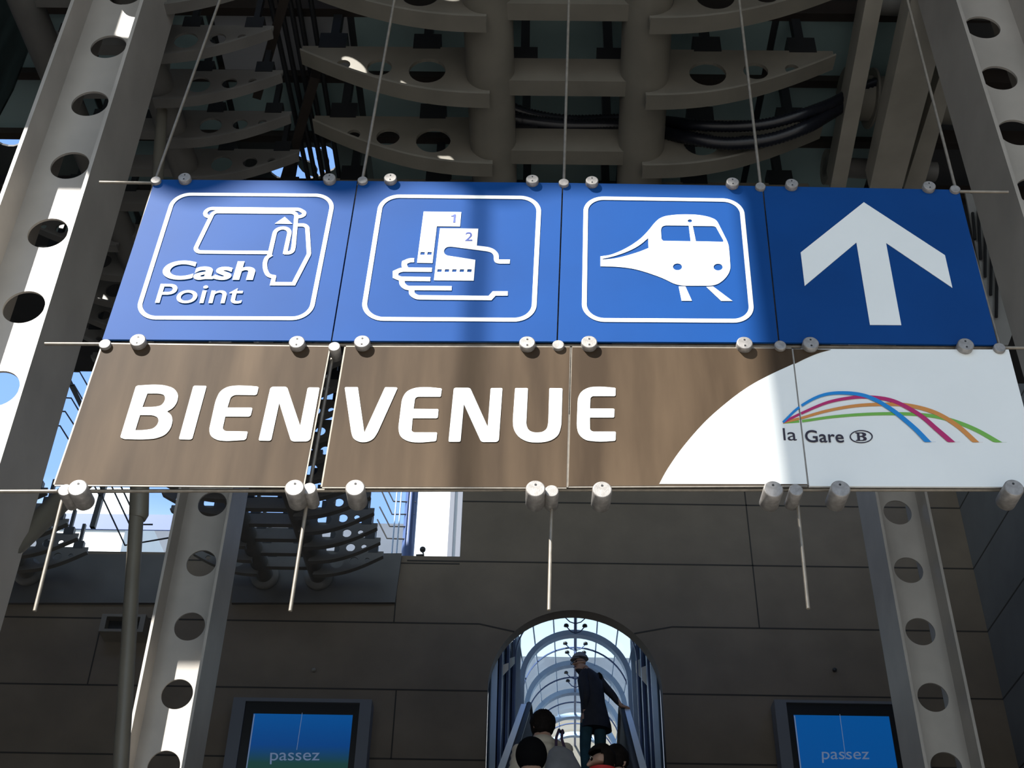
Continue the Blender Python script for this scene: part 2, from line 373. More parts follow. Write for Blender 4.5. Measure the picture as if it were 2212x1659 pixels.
sign_decal('train', [fillet(zz([(315, 800), (430, 785), (560, 735), (680, 670), (800, 585), (890, 490), (960, 400), (1020, 345), (1090, 318), (1200, 303), (1330, 298), (1480, 303), (1600, 325), (1680, 355), (1712, 385), (1820, 600), (1845, 660), (1855, 750), (1867, 940), (1850, 1000), (1800, 1070), (1720, 1130), (1640, 1150), (1300, 1150), (1200, 1130), (1050, 1055), (850, 985), (700, 945), (520, 923), (315, 918)], ZT)),
    fillet(zz([(1085, 430), (1370, 432), (1393, 620), (1065, 615), (1043, 595), (1037, 480), (1050, 445)], ZT)),
    fillet(zz([(1417, 436), (1665, 438), (1695, 450), (1785, 610), (1780, 627), (1455, 620)], ZT)),
    fillet(zz([(885, 580), (890, 700), (780, 745), (650, 785), (500, 825), (340, 840), (340, 828), (450, 805), (580, 765), (700, 715), (800, 655)], ZT)),
    el(1383, 376, 27, 18), el(1235, 925, 55, 41), el(1720, 928, 55, 41)], W_, b3)
for q in ([(1250, 1160), (1330, 1160), (1407, 1330), (1285, 1330)], [(1580, 1165), (1660, 1160), (1890, 1332), (1757, 1332)]):
    sign_decal('track', [zz(q, ZT)], W_, b3)
sign_decal('arrow', [zz([(1455, 148), (1838, 398), (1873, 552), (1560, 340), (1632, 728), (1484, 727), (1420, 338), (1176, 543), (1157, 385)], (1200, 370, .4575))], W_, b4)
G2 = 'brown and white welcome panels'
low_q = [[(222.6, 742.5), (711, 749), (654, 1049.5), (118, 1046)], [(747, 749), (1231, 750), (1223.5, 1052), (696, 1051)],
         [(1236, 750), (1710, 753), (1744, 1047.5), (1228, 1050)], [(1712.5, 753.5), (2179, 755), (2257, 1052), (1748, 1050)]]
w1 = panel('sign_panel', 'brown sign panel with the white letters BIEN', low_q[0], M['brown'], G2)
w2 = panel('sign_panel', 'brown sign panel with the white letters VENU', low_q[1], M['brown'], G2)
w3 = panel('sign_panel', 'brown sign panel with letter E and a white curved corner', low_q[2], M['brown'], G2)
w4 = panel('sign_panel', 'white sign panel with coloured arcs logo and the word Gare', low_q[3], M['white'], G2)
for p, q in zip((w1, w2, w3), low_q):        # bright bare metal rims of the brown plates
    P = [at(*c, Y=D) for c in q]; mb = MB()
    for i in range(4): mb.bar(P[i]+Vector((0, .003, 0)), P[(i+1) % 4]+Vector((0, .003, 0)), .010, .004, (0, 1, 0))
    e = mb.build('rim', M['inox'], p); e['label'] = 'thin bare metal rim'
LB, LV = (240, 800, .22604), (720, 800, .28933)
letters = [(w1, 'B', LB, [[(240, 150, 25), (400, 140), (500, 143), (600, 172), (645, 232), (632, 310), (592, 365), (535, 397), (578, 430), (590, 485), (570, 560), (520, 620), (430, 655), (300, 665), (130, 660, 30), (88, 645, 20)],
             [(348, 225), (460, 225), (505, 235), (520, 265), (510, 305), (480, 340), (420, 353), (300, 355)], [(278, 430), (400, 432), (445, 450), (458, 485), (440, 530), (400, 562), (320, 575), (233, 576)]]),
  (w1, 'I', LB, [[(788, 150, 18), (915, 152, 14), (775, 665, 22), (648, 663, 14)]]),
  (w1, 'E', LB, [[(1412, 160, 16), (1393, 240, 20), (1150, 238, 50), (1113, 360), (1354, 360, 16), (1333, 446, 24), (1092, 445), (1062, 584, 40), (1308, 588, 12), (1290, 668, 25), (1100, 680), (1010, 670), (950, 630), (938, 570), (1000, 290), (1040, 205), (1110, 160), (1200, 148), (1330, 152)]]),
  (w1, 'N', LB, [[(1525, 160, 30), (1682, 160, 35), (1808, 535), (1880, 167, 18), (1994, 168, 14), (1902, 682, 40), (1722, 684, 40), (1608, 315), (1530, 677, 22), (1410, 675, 14)]]),
  (w2, 'V', LV, [[(85, 128, 9), (184, 128, 9), (232, 468), (387, 128, 12), (482, 131, 9), (330, 470), (300, 515), (255, 538), (200, 540), (150, 515), (135, 470)]]),
  (w2, 'E', LV, [[(811, 138, 10), (803, 200, 10), (612, 200, 25), (600, 290), (786, 292, 9), (780, 360, 12), (593, 360), (583, 466, 22), (776, 466, 9), (769, 531, 14), (640, 543), (560, 535), (500, 500), (485, 440), (513, 215), (545, 160), (610, 132), (700, 127)]]),
  (w2, 'N', LV, [[(900, 133, 16), (1022, 133, 24), (1153, 425), (1175, 135, 10), (1263, 135, 9), (1235, 537, 24), (1104, 538, 24), (975, 255), (950, 536, 12), (860, 536, 9)]]),
  (w2, 'U', LV, [[(1357, 135, 9), (1453, 135, 9), (1440, 410), (1458, 452), (1500, 468), (1560, 465), (1595, 440), (1605, 395), (1613, 135, 9), (1711, 137, 9), (1702, 420), (1680, 490), (1620, 530), (1540, 543), (1450, 538), (1380, 500), (1345, 440), (1340, 380)]]),
  (w3, 'E', LV, [[(2108, 134, 10), (2106, 195, 9), (1920, 195, 25), (1916, 288), (2099, 289, 9), (2097, 355, 10), (1915, 355), (1916, 460, 25), (2109, 460, 9), (2107, 528, 12), (1990, 537), (1880, 525), (1830, 480), (1817, 420), (1825, 210), (1850, 160), (1910, 128), (2000, 124)]])]
for par, ch, z, loops in letters: sign_decal('letter', [fillet(zz(l, z)) for l in loops], W_, par)
ZS = (1200, 720, .4575)
c3 = [(490, 712), (530, 640), (600, 540), (700, 425), (800, 335), (900, 260), (1000, 203), (1122, 146)]
sign_decal('white_curve', [zz(catmull(c3)+[(1188, 713)], ZS)], W_, w3, .0011, .0005)
sign_decal('brown_corner', [zz([(1121, 75), (1300, 78)]+catmull([(1300, 78), (1240, 95), (1180, 120), (1130, 145)])[1:], ZS)], M['brown'], w4, .0011, .0005)
ZL = (1660, 830, .24955)
arcs = [('lgreen', 20, 40, [(125, 335), (290, 322), (550, 285), (850, 262), (1150, 258), (1400, 275), (1600, 320), (1800, 400), (1990, 508), (2050, 548)]),
        ('lorange', 20, 44, [(125, 335), (280, 297), (500, 235), (750, 190), (1000, 177), (1200, 185), (1430, 245), (1630, 360), (1795, 508), (1840, 552)]),
        ('lpink', 20, 46, [(125, 335), (280, 258), (500, 165), (700, 123), (870, 115), (1080, 150), (1300, 265), (1450, 390), (1585, 508), (1640, 560)]),
        ('lblue', 20, 48, [(125, 335), (265, 205), (450, 105), (640, 80), (850, 110), (1050, 215), (1250, 375), (1380, 508), (1430, 560)])]
for j, (mk, w0, w1_, pts) in enumerate(arcs):
    path = catmull(pts, 8); n = len(path); ws = [w0+(w1_-w0)*(i/(n-1))**1.3 for i in range(n)]
    half = n//1
    for par, keep in ((w3, lambda p: p[0] < 268), (w4, lambda p: p[0] > 276)):
        idx = [i for i in range(n) if keep(path[i])]
        if par is w3: pp = [path[i] for i in idx]+[(266, path[idx[-1]][1]+(path[idx[-1]+1][1]-path[idx[-1]][1])*(266-path[idx[-1]][0])/(path[idx[-1]+1][0]-path[idx[-1]][0]))]; wv = [ws[i] for i in idx]+[ws[idx[-1]]]
        else: pp = [path[i] for i in idx]; wv = [ws[i] for i in idx]
        if par is w3: pp = [(x, y) for x, y in pp]
        lp = [(x, min(y, 505)) for x, y in ribbon(pp, wv)[0]]
        out = []
        for q in lp:
            if not out or (Vector(q)-Vector(out[-1])).length > .5: out.append(q)
        o = sign_decal('logo_arc', [zz(out, ZL)], M[mk], par, .0018+.0006*j, .0003)
lettering('lettering', 'la', quadz([(121, 385), (233, 386), (246, 492), (131, 490)], ZL), M['ink'], w3)
lettering('lettering', 'Gare', quadz([(310, 401), (640, 405), (655, 509), (322, 506)], ZL), M['ink'], w4, bold=.008)
sign_decal('emblem', [zz(circ(802, 456, 100, 40, 56), ZL), zz(circ(802, 456, 90, 40, 49), ZL)], M['ink'], w4)
sign_decal('emblem_letter', [zz([(752, 420), (815, 420), (840, 428), (846, 440), (838, 450), (822, 455), (843, 462), (851, 475), (843, 487), (820, 492), (757, 492), (757, 486), (771, 484), (765, 428), (752, 426)], ZL), zz([(785, 427), (805, 427), (816, 437), (810, 448), (788, 451)], ZL), zz([(790, 457), (812, 459), (825, 472), (815, 485), (792, 486)], ZL)], M['ink'], w4)
standoffs(b1, [(398, 382), (711, 383)], .0235, .02); standoffs(b2, [(843, 383), (1150, 386)], .0235, .02)
standoffs(b3, [(1279, 389), (1583, 392)], .0235, .02); standoffs(b4, [(1711, 395), (2008, 400)], .0235, .02)
standoffs(b1, [(297, 734), (641, 738)], .0270, .022); standoffs(b2, [(782, 737), (1139, 739)], .0270, .022)
standoffs(b3, [(1273, 738), (1609, 740)], .0270, .022); standoffs(b4, [(1752, 740), (2087, 743)], .0270, .022)
standoffs(w1, [(167, 1053), (636, 1053)], .0300, .06); standoffs(w2, [(767, 1053), (1157, 1055)], .0300, .06)
standoffs(w3, [(1301, 1057), (1671, 1056)], .0300, .06); standoffs(w4, [(1816, 1055), (2191, 1053)], .0300, .06)
# rods that carry the sign
YR = D+.022
def rod(name, label, pts, r=.006, group=None, cat='rod'):
    t = thing(name, label, cat, pts[0], group); MB().tube(pts, r, 12).build('bar', M['inox'], t); return t
GH = 'horizontal rods of the hanging sign'
rod('tie_rod', 'horizontal steel rod along the top edge of the blue panels', [at(215, 394, Y=YR), at(2178, 415, Y=YR)], group=GH)
rod('tie_rod', 'horizontal steel rod between the blue and the brown panels', [at(97, 743, Y=YR), at(1200, 746.5, Y=YR), at(2290, 752, Y=YR)], group=GH)
rod('tie_rod', 'horizontal steel rod along the bottom edge of the brown panels', [at(-40, 1062, Y=YR), at(1100, 1058, Y=YR), at(2320, 1058, Y=YR)], group=GH)
GV = 'vertical hanger rods of the sign'
hang = [('steel hanger rod at the left edge beside the Cash Point panel', (475, 0), (336, 388), (226, 742), (140, 1058), (75, 1320)),
        ('steel hanger rod behind the seam of the hand card and ticket panels', (852, 0), (783, 388), (722, 748), (668, 1055), (627, 1320)),
        ('steel hanger rod behind the seam of the ticket and train panels', (1229, 0), (1218, 393), (1206, 744), (1192, 1060), (1186, 1318)),
        ('steel hanger rod behind the seam of the train and arrow panels', (1597, 0), (1643, 401), (1686, 745), (1720, 1058), (1746, 1315)),
        ('steel hanger rod at the right edge beside the arrow panel', (1960, 0), (2064, 407), (2160, 750), (2262, 1060), (2330, 1315))]
for lab, *pp in hang:
    P = [at(*p, Y=YR+.014) for p in pp]; top = P[0]+(P[0]-P[1])*((10.8-P[0].z)/(P[0].z-P[1].z))
    t = rod('hanger_rod', lab, [top]+P, .0058, GV)
    for (px, py), r, L in ((pp[1], .019, .012), (pp[2], .020, .012), (pp[3], .0215, .040)):
        MB().disc(at(px, py, Y=D-L), r, L+.05, n=24).build('clamp', M['puck'], t)
# ================================================================= PERFORATED COLUMNS
def column(label, yf, y, xpx_l, xpx_r, far_px, web_px, holes_px, hole_r, z0, z1, left_side):
    """H-shaped column: left/right photo pixels of the flange front edges at row y"""
    xl, xr_ = at(xpx_l, y, Y=yf).x, at(xpx_r, y, Y=yf).x
    b = (at(far_px, y, X=xr_ if left_side else xl).y-yf)
    yw = at(web_px, y, X=(xl+.03) if left_side else (xr_-.03)).y
    tf = .022; print('column', label, round(xl, 2), round(xr_, 2), 'b', round(b, 2), 'yw', round(yw-yf, 2))
    b = .52; yw = yf+.23
    t = thing('perforated_column', label, 'column', ((xl+xr_)/2, yf+b/2, z0))
    cs = [at(*h, Y=yw) for h in holes_px]
    zs = [c.z for c in cs]; xc = sum(c.x for c in cs)/len(cs)
    st = (zs[0]-zs[-1])/(len(zs)-1); zz_ = zs[-1]
    allz = []; k = zz_-6*st
    while k < z1-.2:
        if k > z0+.3: allz.append(k)
        k += st
    print('  holes', [round(z, 2) for z in zs], 'step', round(st, 3), 'xc', round(xc, 2))
    fillmap('web', [[(xl+tf, z0), (xr_-tf, z0), (xr_-tf, z1), (xl+tf, z1)]]+[circ(xc, z, hole_r) for z in allz], .008, lambda x, y_, z: (x, yw+z, y_), M['column'], t)
    for x in (xl, xr_-tf): MB().box((x, yf, z0), (x+tf, yf+b, z1)).build('flange', M['column'], t)
    return t
column('front left grey steel column with round holes, partly sunlit', 5.2, 333, 32, 207, 297, 90, [(250, 103), (200, 228), (145, 360), (87, 505)], .118, 0, 10.8, True)
column('rear left grey steel column with round holes below the BIEN panel', 9.2, 1350, 325, 452, 492, 354, [(471, 1090), (440, 1217), (405, 1352), (370, 1500)], .125, 0, 10.8, True)
column('front right grey steel column with round holes above the arrow panel', 5.2, 166, 2117, 2290, 2040, 2268, [(2126, 61), (2159, 171), (2190, 288)], .118, 0, 10.8, False)
column('rear right grey steel column with round holes below the logo panel', 9.0, 1365, 1945, 2066, 1911, 2040, [(1944, 1108), (1963, 1233), (1986, 1365), (2010, 1507)], .118, 0, 10.8, False)

# ================================================================= ROOF RIBS (pairs of tubes with perforated fins)
def fin_mesh(L, h, tip, radii, th, fw, mirror):
    """web in the local XZ plane growing along +x from the tube, and its bottom flange"""
    n = 14; bot = [(L*i/n, -h+(h-tip)*(1-math.cos(PI/2*(i/n)**1.15))) for i in range(n+1)]
    top = [(L, .0), (0, .0)]; hl = [circ(c, -h*.56+(c/L)*(h*.24)-.0, r, 26) for c, r in radii]
    sgn = -1 if mirror else 1
    out = bot+top
    me = fill([out]+hl, th/2)
    for v in me.vertices: x, y, z = v.co; v.co = (sgn*x, z, y)
    if mirror: me.flip_normals()
    me.name = 'fin'
    mb = MB(); vs = []; fs = []
    for x, z in bot: vs += [(sgn*x, -fw/2, z), (sgn*x, fw/2, z), (sgn*x, fw/2, z-.022), (sgn*x, -fw/2, z-.022)]
    m = len(bot)
    for i in range(m-1):
        for j in range(4): fs.append((i*4+j, i*4+(j+1) % 4, (i+1)*4+(j+1) % 4, (i+1)*4+j))
    fs += [(0, 1, 2, 3), tuple(range((m-1)*4, m*4))]
    mb.add(vs, fs); return me, mb.mesh('fin_flange')
def roof_rib(label, A0, A1, B0, B1, y0, y1, r, ys, k, mt, sides=(1, 1), bars=True, bare=0):
    """A: left tube, B: right tube, each given by two points on its axis; k scales the fins"""
    line = lambda P, Q: (lambda y: P+(Q-P)*((y-P.y)/(Q.y-P.y)))
    a, b = line(A0, A1), line(B0, B1)
    t = thing('roof_rib', label, 'roof rib', (a(y0)+b(y0))/2, 'roof ribs of twin tubes')
    for f in (a, b): MB().tube([f(y0), f(y1)], r, 28).build('tube', mt, t)
    meshes = {sd: fin_mesh(1.52*k, .60*k, .10*k, [(.50*k, .145*k), (.88*k, .098*k), (1.17*k, .056*k)], .03*k, .145*k, sd < 0) for sd in (-1, 1)}
    off = .33*k; bd = {}
    for y in ys:
        for f, sd, on in ((a, -1, sides[0]), (b, 1, sides[1])):
            if not on or (sd < 0 and y < bare): continue
            p = f(y)+Vector((0, 0, off))
            o = link('fin', meshes[sd][0], mt); g = link('fin_flange', meshes[sd][1], mt)
            o.parent = t; o.matrix_parent_inverse = Matrix.Translation(-t.location); o.location = p; g.parent = o
            for s_ in (.52, 1.28):
                c = p+Vector((sd*s_*k, 0, 0)); w = .11*k
                key = round(k, 2)
                if key not in bd:
                    mb = MB(); mb.box((-w, -.06*k, -.02), (w, .06*k, .16*k)); mb.box((-.035*k, -.03*k, .16*k), (.035*k, .05*k, .62*k)); bd[key] = mb.mesh('glass_clamp')
                q = link('glass_clamp', bd[key], M['clamp']); q.parent = o; q.location = (sd*s_*k, .04*k, 0)
        if bars:
            p, q = a(y), b(y)
            MB().bar(p+Vector((r*.7, .02, .02)), q+Vector((-r*.7, .02, .02)), .15*k, .27*k).build('cross_bar', mt, t)
            for x in (p.x+r+.08*k, q.x-r-.08*k):
                mb = MB(); mb.box((x-.1*k, y-.05*k, p.z+.14*k), (x+.1*k, y+.05*k, p.z+.30*k)); mb.box((x-.035*k, y+.0, p.z+.28*k), (x+.035*k, y+.08*k, p.z+.86*k))
                mb.build('glass_clamp', M['clamp'], t)
    return t, a, b
ZR = 9.45
cA0, cA1, cB0, cB1 = at(1053, 0, Z=ZR+.06), at(1068, 380, Z=ZR-.02), at(1400, 0, Z=ZR+.06), at(1381, 385, Z=ZR-.02)
yk = [at(1041, 60, Z=ZR-.27).y, at(1051, 219, Z=ZR-.27).y, at(1064, 363, Z=ZR-.27).y]
print('fin y', [round(v, 2) for v in yk]); stp = (yk[2]-yk[0])/2
ys = [yk[0]-stp*2, yk[0]-stp]+yk+[yk[2]+stp*i for i in (1, 2, 3, 4, 5)]
rib_c, fa, fb = roof_rib('central roof rib of two thick grey tubes with curved perforated fins', cA0, cA1, cB0, cB1, ys[0]-.6, ys[-1]+.5, .19, ys, 1.0, M['rib'])
T2f, T2t = at(689, 1248, Y=15.93), at(395, 350, Z=9.3); sep = Vector((at(689, 1248, Y=15.93).x-at(573, 1248, Y=15.93).x, 0, 0))
ysl = [at(560, 82+40, Z=9.05).y+.45*(i-1) for i in range(24)]; ysl = [y for y in ysl if y < 15.75]
rib_l, _, lb = roof_rib('left roof rib of slimmer dark tubes whose fins end on the far wall', T2t-sep, T2f-sep, T2t, T2f, ysl[0]-.35, 15.93, .12, ysl, .62, M['ribfar'], bare=7.6)
dx = Vector((at(60, 1248, Y=15.93).x-at(689, 1248, Y=15.93).x, 0, 0))
rib_f, _, _ = roof_rib('far left roof rib of dark tubes with perforated fins at the edge', T2t-sep+dx, T2f-sep+dx, T2t+dx, T2f+dx, ysl[0]-.35, 15.93, .12, ysl, .62, M['ribfar'])
for t, d0 in ((rib_l, Vector()), (rib_f, dx)):
    for e in (T2f-sep+d0, T2f+d0):
        d = (T2f-T2t).normalized(); MB().tube([e-d*.10, e-d*.10+d*.0001, e-d*.02], [.10, .20, .20], 24).build('foot_flange', M['ribfar'], t)
# ---- panes of roof glass above the ribs, dark purlins between them
px0, pw = -6.2, 1.18
pane = MB().box((0, 0, 0), (pw-.06, stp-.07, .02)).mesh('roof_glass_pane')
zg = 10.32
def where(p):
    v = p-CAM; w = v.dot(FW); return CX+FPX*v.dot(RT)/w, CY-FPX*v.dot(UP)/w
rows = ['', '', 'topmost row', 'second row from the top', 'third row from the top', 'lowest row just above the sign']
order = ['leftmost', 'second from left', 'third from left', 'fourth from left', 'fifth from left', 'sixth from left', 'seventh from left', 'rightmost']
PY0 = yk[0]-stp*1.35+.27
for j in range(2, 6):
    pu = MB().box((px0-.3, PY0+j*stp-.075, zg-.07), (xr-.05, PY0+j*stp+.005, zg+.1)).build('purlin', M['purlin'])
    tag(pu, 'dark brown purlin carrying the roof glass, %s' % ['', '', 'nearest the top edge of the picture', 'second from the top edge', 'third from the top edge', 'lowest, just above the sign'][j], 'purlin', 'roof purlins')
    seen = [i for i in range(8) if (j, i) not in ((4, 3), (4, 1)) and -80 < where(Vector((px0+(i+.5)*pw, PY0+(j+.5)*stp, zg)))[0] < 2290]   # two panes are missing: open sky shows there
    for i in seen:
        x = px0+i*pw
        w_ = where(Vector((x+pw/2, PY0+(j+.5)*stp, zg)))
        if j in (1, 2) and i == 3: m = M['grey_glass']
        else: m = M['teal']
        o = link('roof_glass_pane', pane.copy(), m); o.location = (x, PY0+j*stp+.01, zg)
        tag(o, '%s roof glass pane, %s of the %s' % ('grey' if m is M['grey_glass'] else 'dark teal', 'rightmost' if i == seen[-1] else order[seen.index(i)], rows[j]), 'glass pane', 'roof glass panes')
# ---- corrugated hoses
def hose(label, pts, r):
    path = [Vector(p) for p in catmull3([at(x, y, Z=z) for x, y, z in pts], 10)]
    dense = []
    for p, q in zip(path, path[1:]):
        n = max(1, int((q-p).length/.012)); dense += [p+(q-p)*(i/n) for i in range(n)]
    o = MB().tube(dense, [r*(1 if i % 2 else .84) for i in range(len(dense))], 14).build('corrugated_hose', M['hose']); tag(o, label, 'hose', 'corrugated cable hoses')
def catmull3(pts, n):
    P = [pts[0]*2-pts[1]]+pts+[pts[-1]*2-pts[-2]]; out = []
    for i in range(1, len(P)-2):
        a, b, c, d = P[i-1:i+3]
        out += [.5*((2*b)+(c-a)*t+(2*a-5*b+4*c-d)*t*t+(3*b-a-3*c+d)*t**3) for t in (k/n for k in range(n))]
    return out+[P[-2]]
hose('black corrugated hose sagging between the two central tubes, upper one', [(1000, 205, 9.78), (1090, 228, 9.80), (1150, 248, 9.78), (1230, 260, 9.74), (1340, 258, 9.80), (1430, 262, 9.74), (1500, 270, 9.50), (1580, 273, 9.44), (1660, 267, 9.44), (1740, 245, 9.50), (1800, 222, 9.70), (1850, 195, 9.90), (1900, 175, 9.98)], .050)
hose('black corrugated hose below the other, hanging right of the central tubes', [(1040, 240, 9.72), (1120, 258, 9.70), (1220, 270, 9.66), (1340, 272, 9.68), (1430, 286, 9.60), (1500, 300, 9.40), (1570, 310, 9.34), (1660, 302, 9.34), (1740, 275, 9.40), (1800, 240, 9.66), (1850, 210, 9.88), (1900, 190, 9.96)], .058)
# ---- flat rafters and drum at the upper right
def rafter(label, poly, z, h=.24):
    o = MB().prism([at(*p, Z=z) for p in poly], (0, 0, h)).build('rafter', M['rafter']); tag(o, label, 'rafter', 'flat rafters at the upper right')
rafter('leftmost narrow flat rafter left of the drum at the upper right', [(1874, -18), (1911, -18), (1826, 410), (1793, 410)], 9.62)
rafter('middle wide flat rafter in front of the drum at the upper right', [(1972, -18), (1992, -18), (2030, 107), (1948, 410), (1878, 410)], 9.45)
rafter('rightmost flat rafter beside the front right column', [(2040, 132), (2056, 190), (1994, 410), (1952, 410)], 9.62)
rafter('short flat rafter crossing behind the front right column top', [(2040, -60), (2062, -60), (2110, 150), (2090, 190)], 9.75, .2)
c0, c1 = at(1822, 210, Z=9.98), at(2075, 222, Z=9.98)
t = thing('drum_node', 'round grey steel drum joint between the flat rafters', 'steel node', c0)
dv = (c1-c0).normalized(); MB().tube([c0, c1], .19, 28).build('drum', M['rib'], t)
for f in (.0, .22, .55): MB().tube([c0+(c1-c0)*f, c0+(c1-c0)*(f+.02)], .255, 28).build('disc', M['rib'], t)
for yy, lab in ((-.95, 'grey ring pipe above the drum joint at upper right'), (.8, 'grey ring pipe below the drum joint at upper right')):
    a, b = c0+Vector((0, yy, 0)), c1+Vector((0, yy, 0)); t = thing('ring_pipe', lab, 'pipe', a, 'ring pipes at the upper right')
    MB().tube([a, b], .09, 20).build('pipe', M['ribfar'], t); MB().tube([a, a+dv*.05], .16, 20).build('disc', M['rib'], t)
# ---- thin dark stays and struts between left and central ribs
for i, (p, q, lab) in enumerate([((580, -20), (668, 395), 'leftmost'), ((600, -20), (684, 395), 'second from left'), ((622, -20), (700, 395), 'middle'), ((640, -20), (713, 395), 'second from right'), ((668, -20), (735, 395), 'rightmost')]):
    o = MB().tube([at(*p, Z=10.15), at(*q, Z=9.95)], .022, 10).build('stay_bar', M['clamp']); tag(o, 'thin dark stay bar between the left and central ribs, %s of the bundle' % lab, 'stay bar', 'dark stay bars')
o = MB().bar(at(622, -30, Z=9.75), at(556, 205, Z=9.75), .07, .10).build('strut', M['purlin']); tag(o, 'black strut slanting by the tips of the left rib fins near the top', 'strut')
o = MB().bar(at(682, 160, Z=9.85), at(612, 400, Z=9.85), .08, .10).build('strut', M['purlin']); tag(o, 'black strut slanting down to the sign below the left tip of the central fins', 'strut')
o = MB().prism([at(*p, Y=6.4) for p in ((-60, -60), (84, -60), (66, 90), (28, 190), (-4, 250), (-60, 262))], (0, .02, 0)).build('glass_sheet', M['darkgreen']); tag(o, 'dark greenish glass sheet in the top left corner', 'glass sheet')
# ================================================================= CANOPY (added roof slab) with openings cut for sun patches and sky gaps
def slot(pts_px, Y): holes.append([tuple(up_sun(at(*p, Y=Y))[:2]) for p in pts_px])
slot([(330, 1437), (470, 1437), (420, 1760), (262, 1760)], 9.42)
slot([(452, 1030), (512, 1030), (506, 1115), (446, 1115)], 9.42)
slot([(272, 5), (325, -10), (290, 85), (248, 80)], 5.42)
def spot(px, py, y, rx, ry): q = up_sun(at(px, py, Y=y)); holes.append(circ(q.x, q.y, rx, 20, ry))
spot(768, 150, yk[1], .075, .09); spot(868, 190, yk[1], .055, .045); spot(1042, 216, yk[1], .06, .02); spot(822, 150, yk[1], .03, .02)
spot(897, 338, yk[2], .04, .05); spot(966, 350, yk[2], .06, .05); spot(1046, 365, yk[2], .05, .02)
spot(735, 2, yk[0], .16, .04); spot(975, 6, yk[0], .07, .03)
for px, py, w, h in ((634, 368, .24, .16), (676, 350, .16, .20), (706, 343, .10, .17), (614, 303, .07, .10), (12, 290, .16, .16), (4, 232, .10, .07)):
    q = at(px, py, Z=ZC); holes.append(circ(q.x, q.y, w, 18, h))
can = fillmap('ceiling_shade', [outer]+holes, .012, lambda x, y, z: (x, y, ZC+.012+z), M['canopy']); struct(can)
arm0 = up_sun(at(1040, 395, Y=D)); arm = MB()
a0 = Vector((arm0.x, arm0.y, ZC+.02)); arm.bar(a0+Vector((sd2.x, sd2.y, 0))*.6, a0-Vector((sd2.x, sd2.y, 0))*2.6, .042, .05)  # bar added to throw a soft dark band down the sign
ar = arm.build('trim_shadow_arm', M['canopy'], can); ar['kind'] = 'structure'
hh = []
for p in ((665, 362), (614, 303)):
    q = at(*p, Z=17); hh.append([(q.x-.75, q.y-.55), (q.x+.75, q.y-.55), (q.x+.75, q.y+.55), (q.x-.75, q.y+.55)])
hi = fillmap('ceiling_sun_blocker', [[(-14, 5), (xr+.6, 5), (xr+.6, 21), (-4.6, 21), (-4.6, 13.2), (-14, 13.2)], hh[0]], .05, lambda x, y, z: (x, y, 17.05+z), M['canopy']); struct(hi)  # unseen slab, added to keep sun off the far wall and tunnel

# ================================================================= FAR WALL FITTINGS
YWF = XW-.002
def base_plate(label, quad, bolts, Y=XW-.06):
    P = [at(*q, Y=Y) for q in quad]; t = thing('base_plate', label, 'steel plate', P[2], 'rib base plates')
    MB().prism(P, (0, .058, 0)).build('plate', M['plate'], t)
    for b in bolts: MB().disc(at(*b, Y=Y-.03), .032, .035, n=12).build('bolt', M['clamp'], t)
base_plate('dark steel base plate of the left rib with bolts, on the far wall', [(508, 1197), (868, 1195), (853, 1301), (500, 1302)], [(515, 1285), (600, 1285), (658, 1285), (714, 1285), (772, 1285), (843, 1285), (850, 1212)])
base_plate('dark steel base plate at the left edge, on the far wall', [(-40, 1197), (400, 1197), (382, 1302), (-50, 1302)], [(35, 1283), (158, 1283), (230, 1283), (320, 1207), (370, 1285)])
c = at(266, 1348, Y=15.7); t = thing('floodlight_box', 'beige box floodlight on the far wall at left behind the slim pole', 'lamp', c)
w_, h_ = .30, .13
mb = MB(); o_ = [(c.x-w_, 15.66, c.z-h_), (c.x+w_, 15.66, c.z-h_), (c.x+w_, 15.66, c.z+h_), (c.x-w_, 15.66, c.z+h_)]
i_ = [(c.x-w_*.76, 15.66, c.z-h_*.70), (c.x+w_*.76, 15.66, c.z-h_*.70), (c.x+w_*.76, 15.66, c.z+h_*.70), (c.x-w_*.76, 15.66, c.z+h_*.70)]
bk = [(x, XW, z) for x, y, z in o_]; ib = [(x, 15.80, z) for x, y, z in i_]
mb.add(o_+i_+bk+ib, [(k, (k+1) % 4, 4+(k+1) % 4, 4+k) for k in range(4)]+[(k, 8+k, 8+(k+1) % 4, (k+1) % 4) for k in range(4)]+[(4+k, 4+(k+1) % 4, 12+(k+1) % 4, 12+k) for k in range(4)]+[(11, 10, 9, 8)])
mb.build('housing', M['fixture'], t); MB().add(ib, [(0, 1, 2, 3)]).prism([(x, y-.004, z) for x, y, z in ib], (0, .003, 0)).build('lens', M['hole'], t)
for p, lab, mt in (((678, 1447), 'small pale knob on the far wall above the left screen', 'fixture'), ((1803, 1447), 'small dark knob on the far wall above the right screen', 'clamp')):
    c = at(*p, Y=XW-.04); o = MB().disc((c.x, XW-.03, c.z), .018, .03, n=12).ball((c.x, XW-.04, c.z), .030, 14, 8).build('wall_knob', M[mt]); tag(o, lab, 'knob', 'wall knobs')
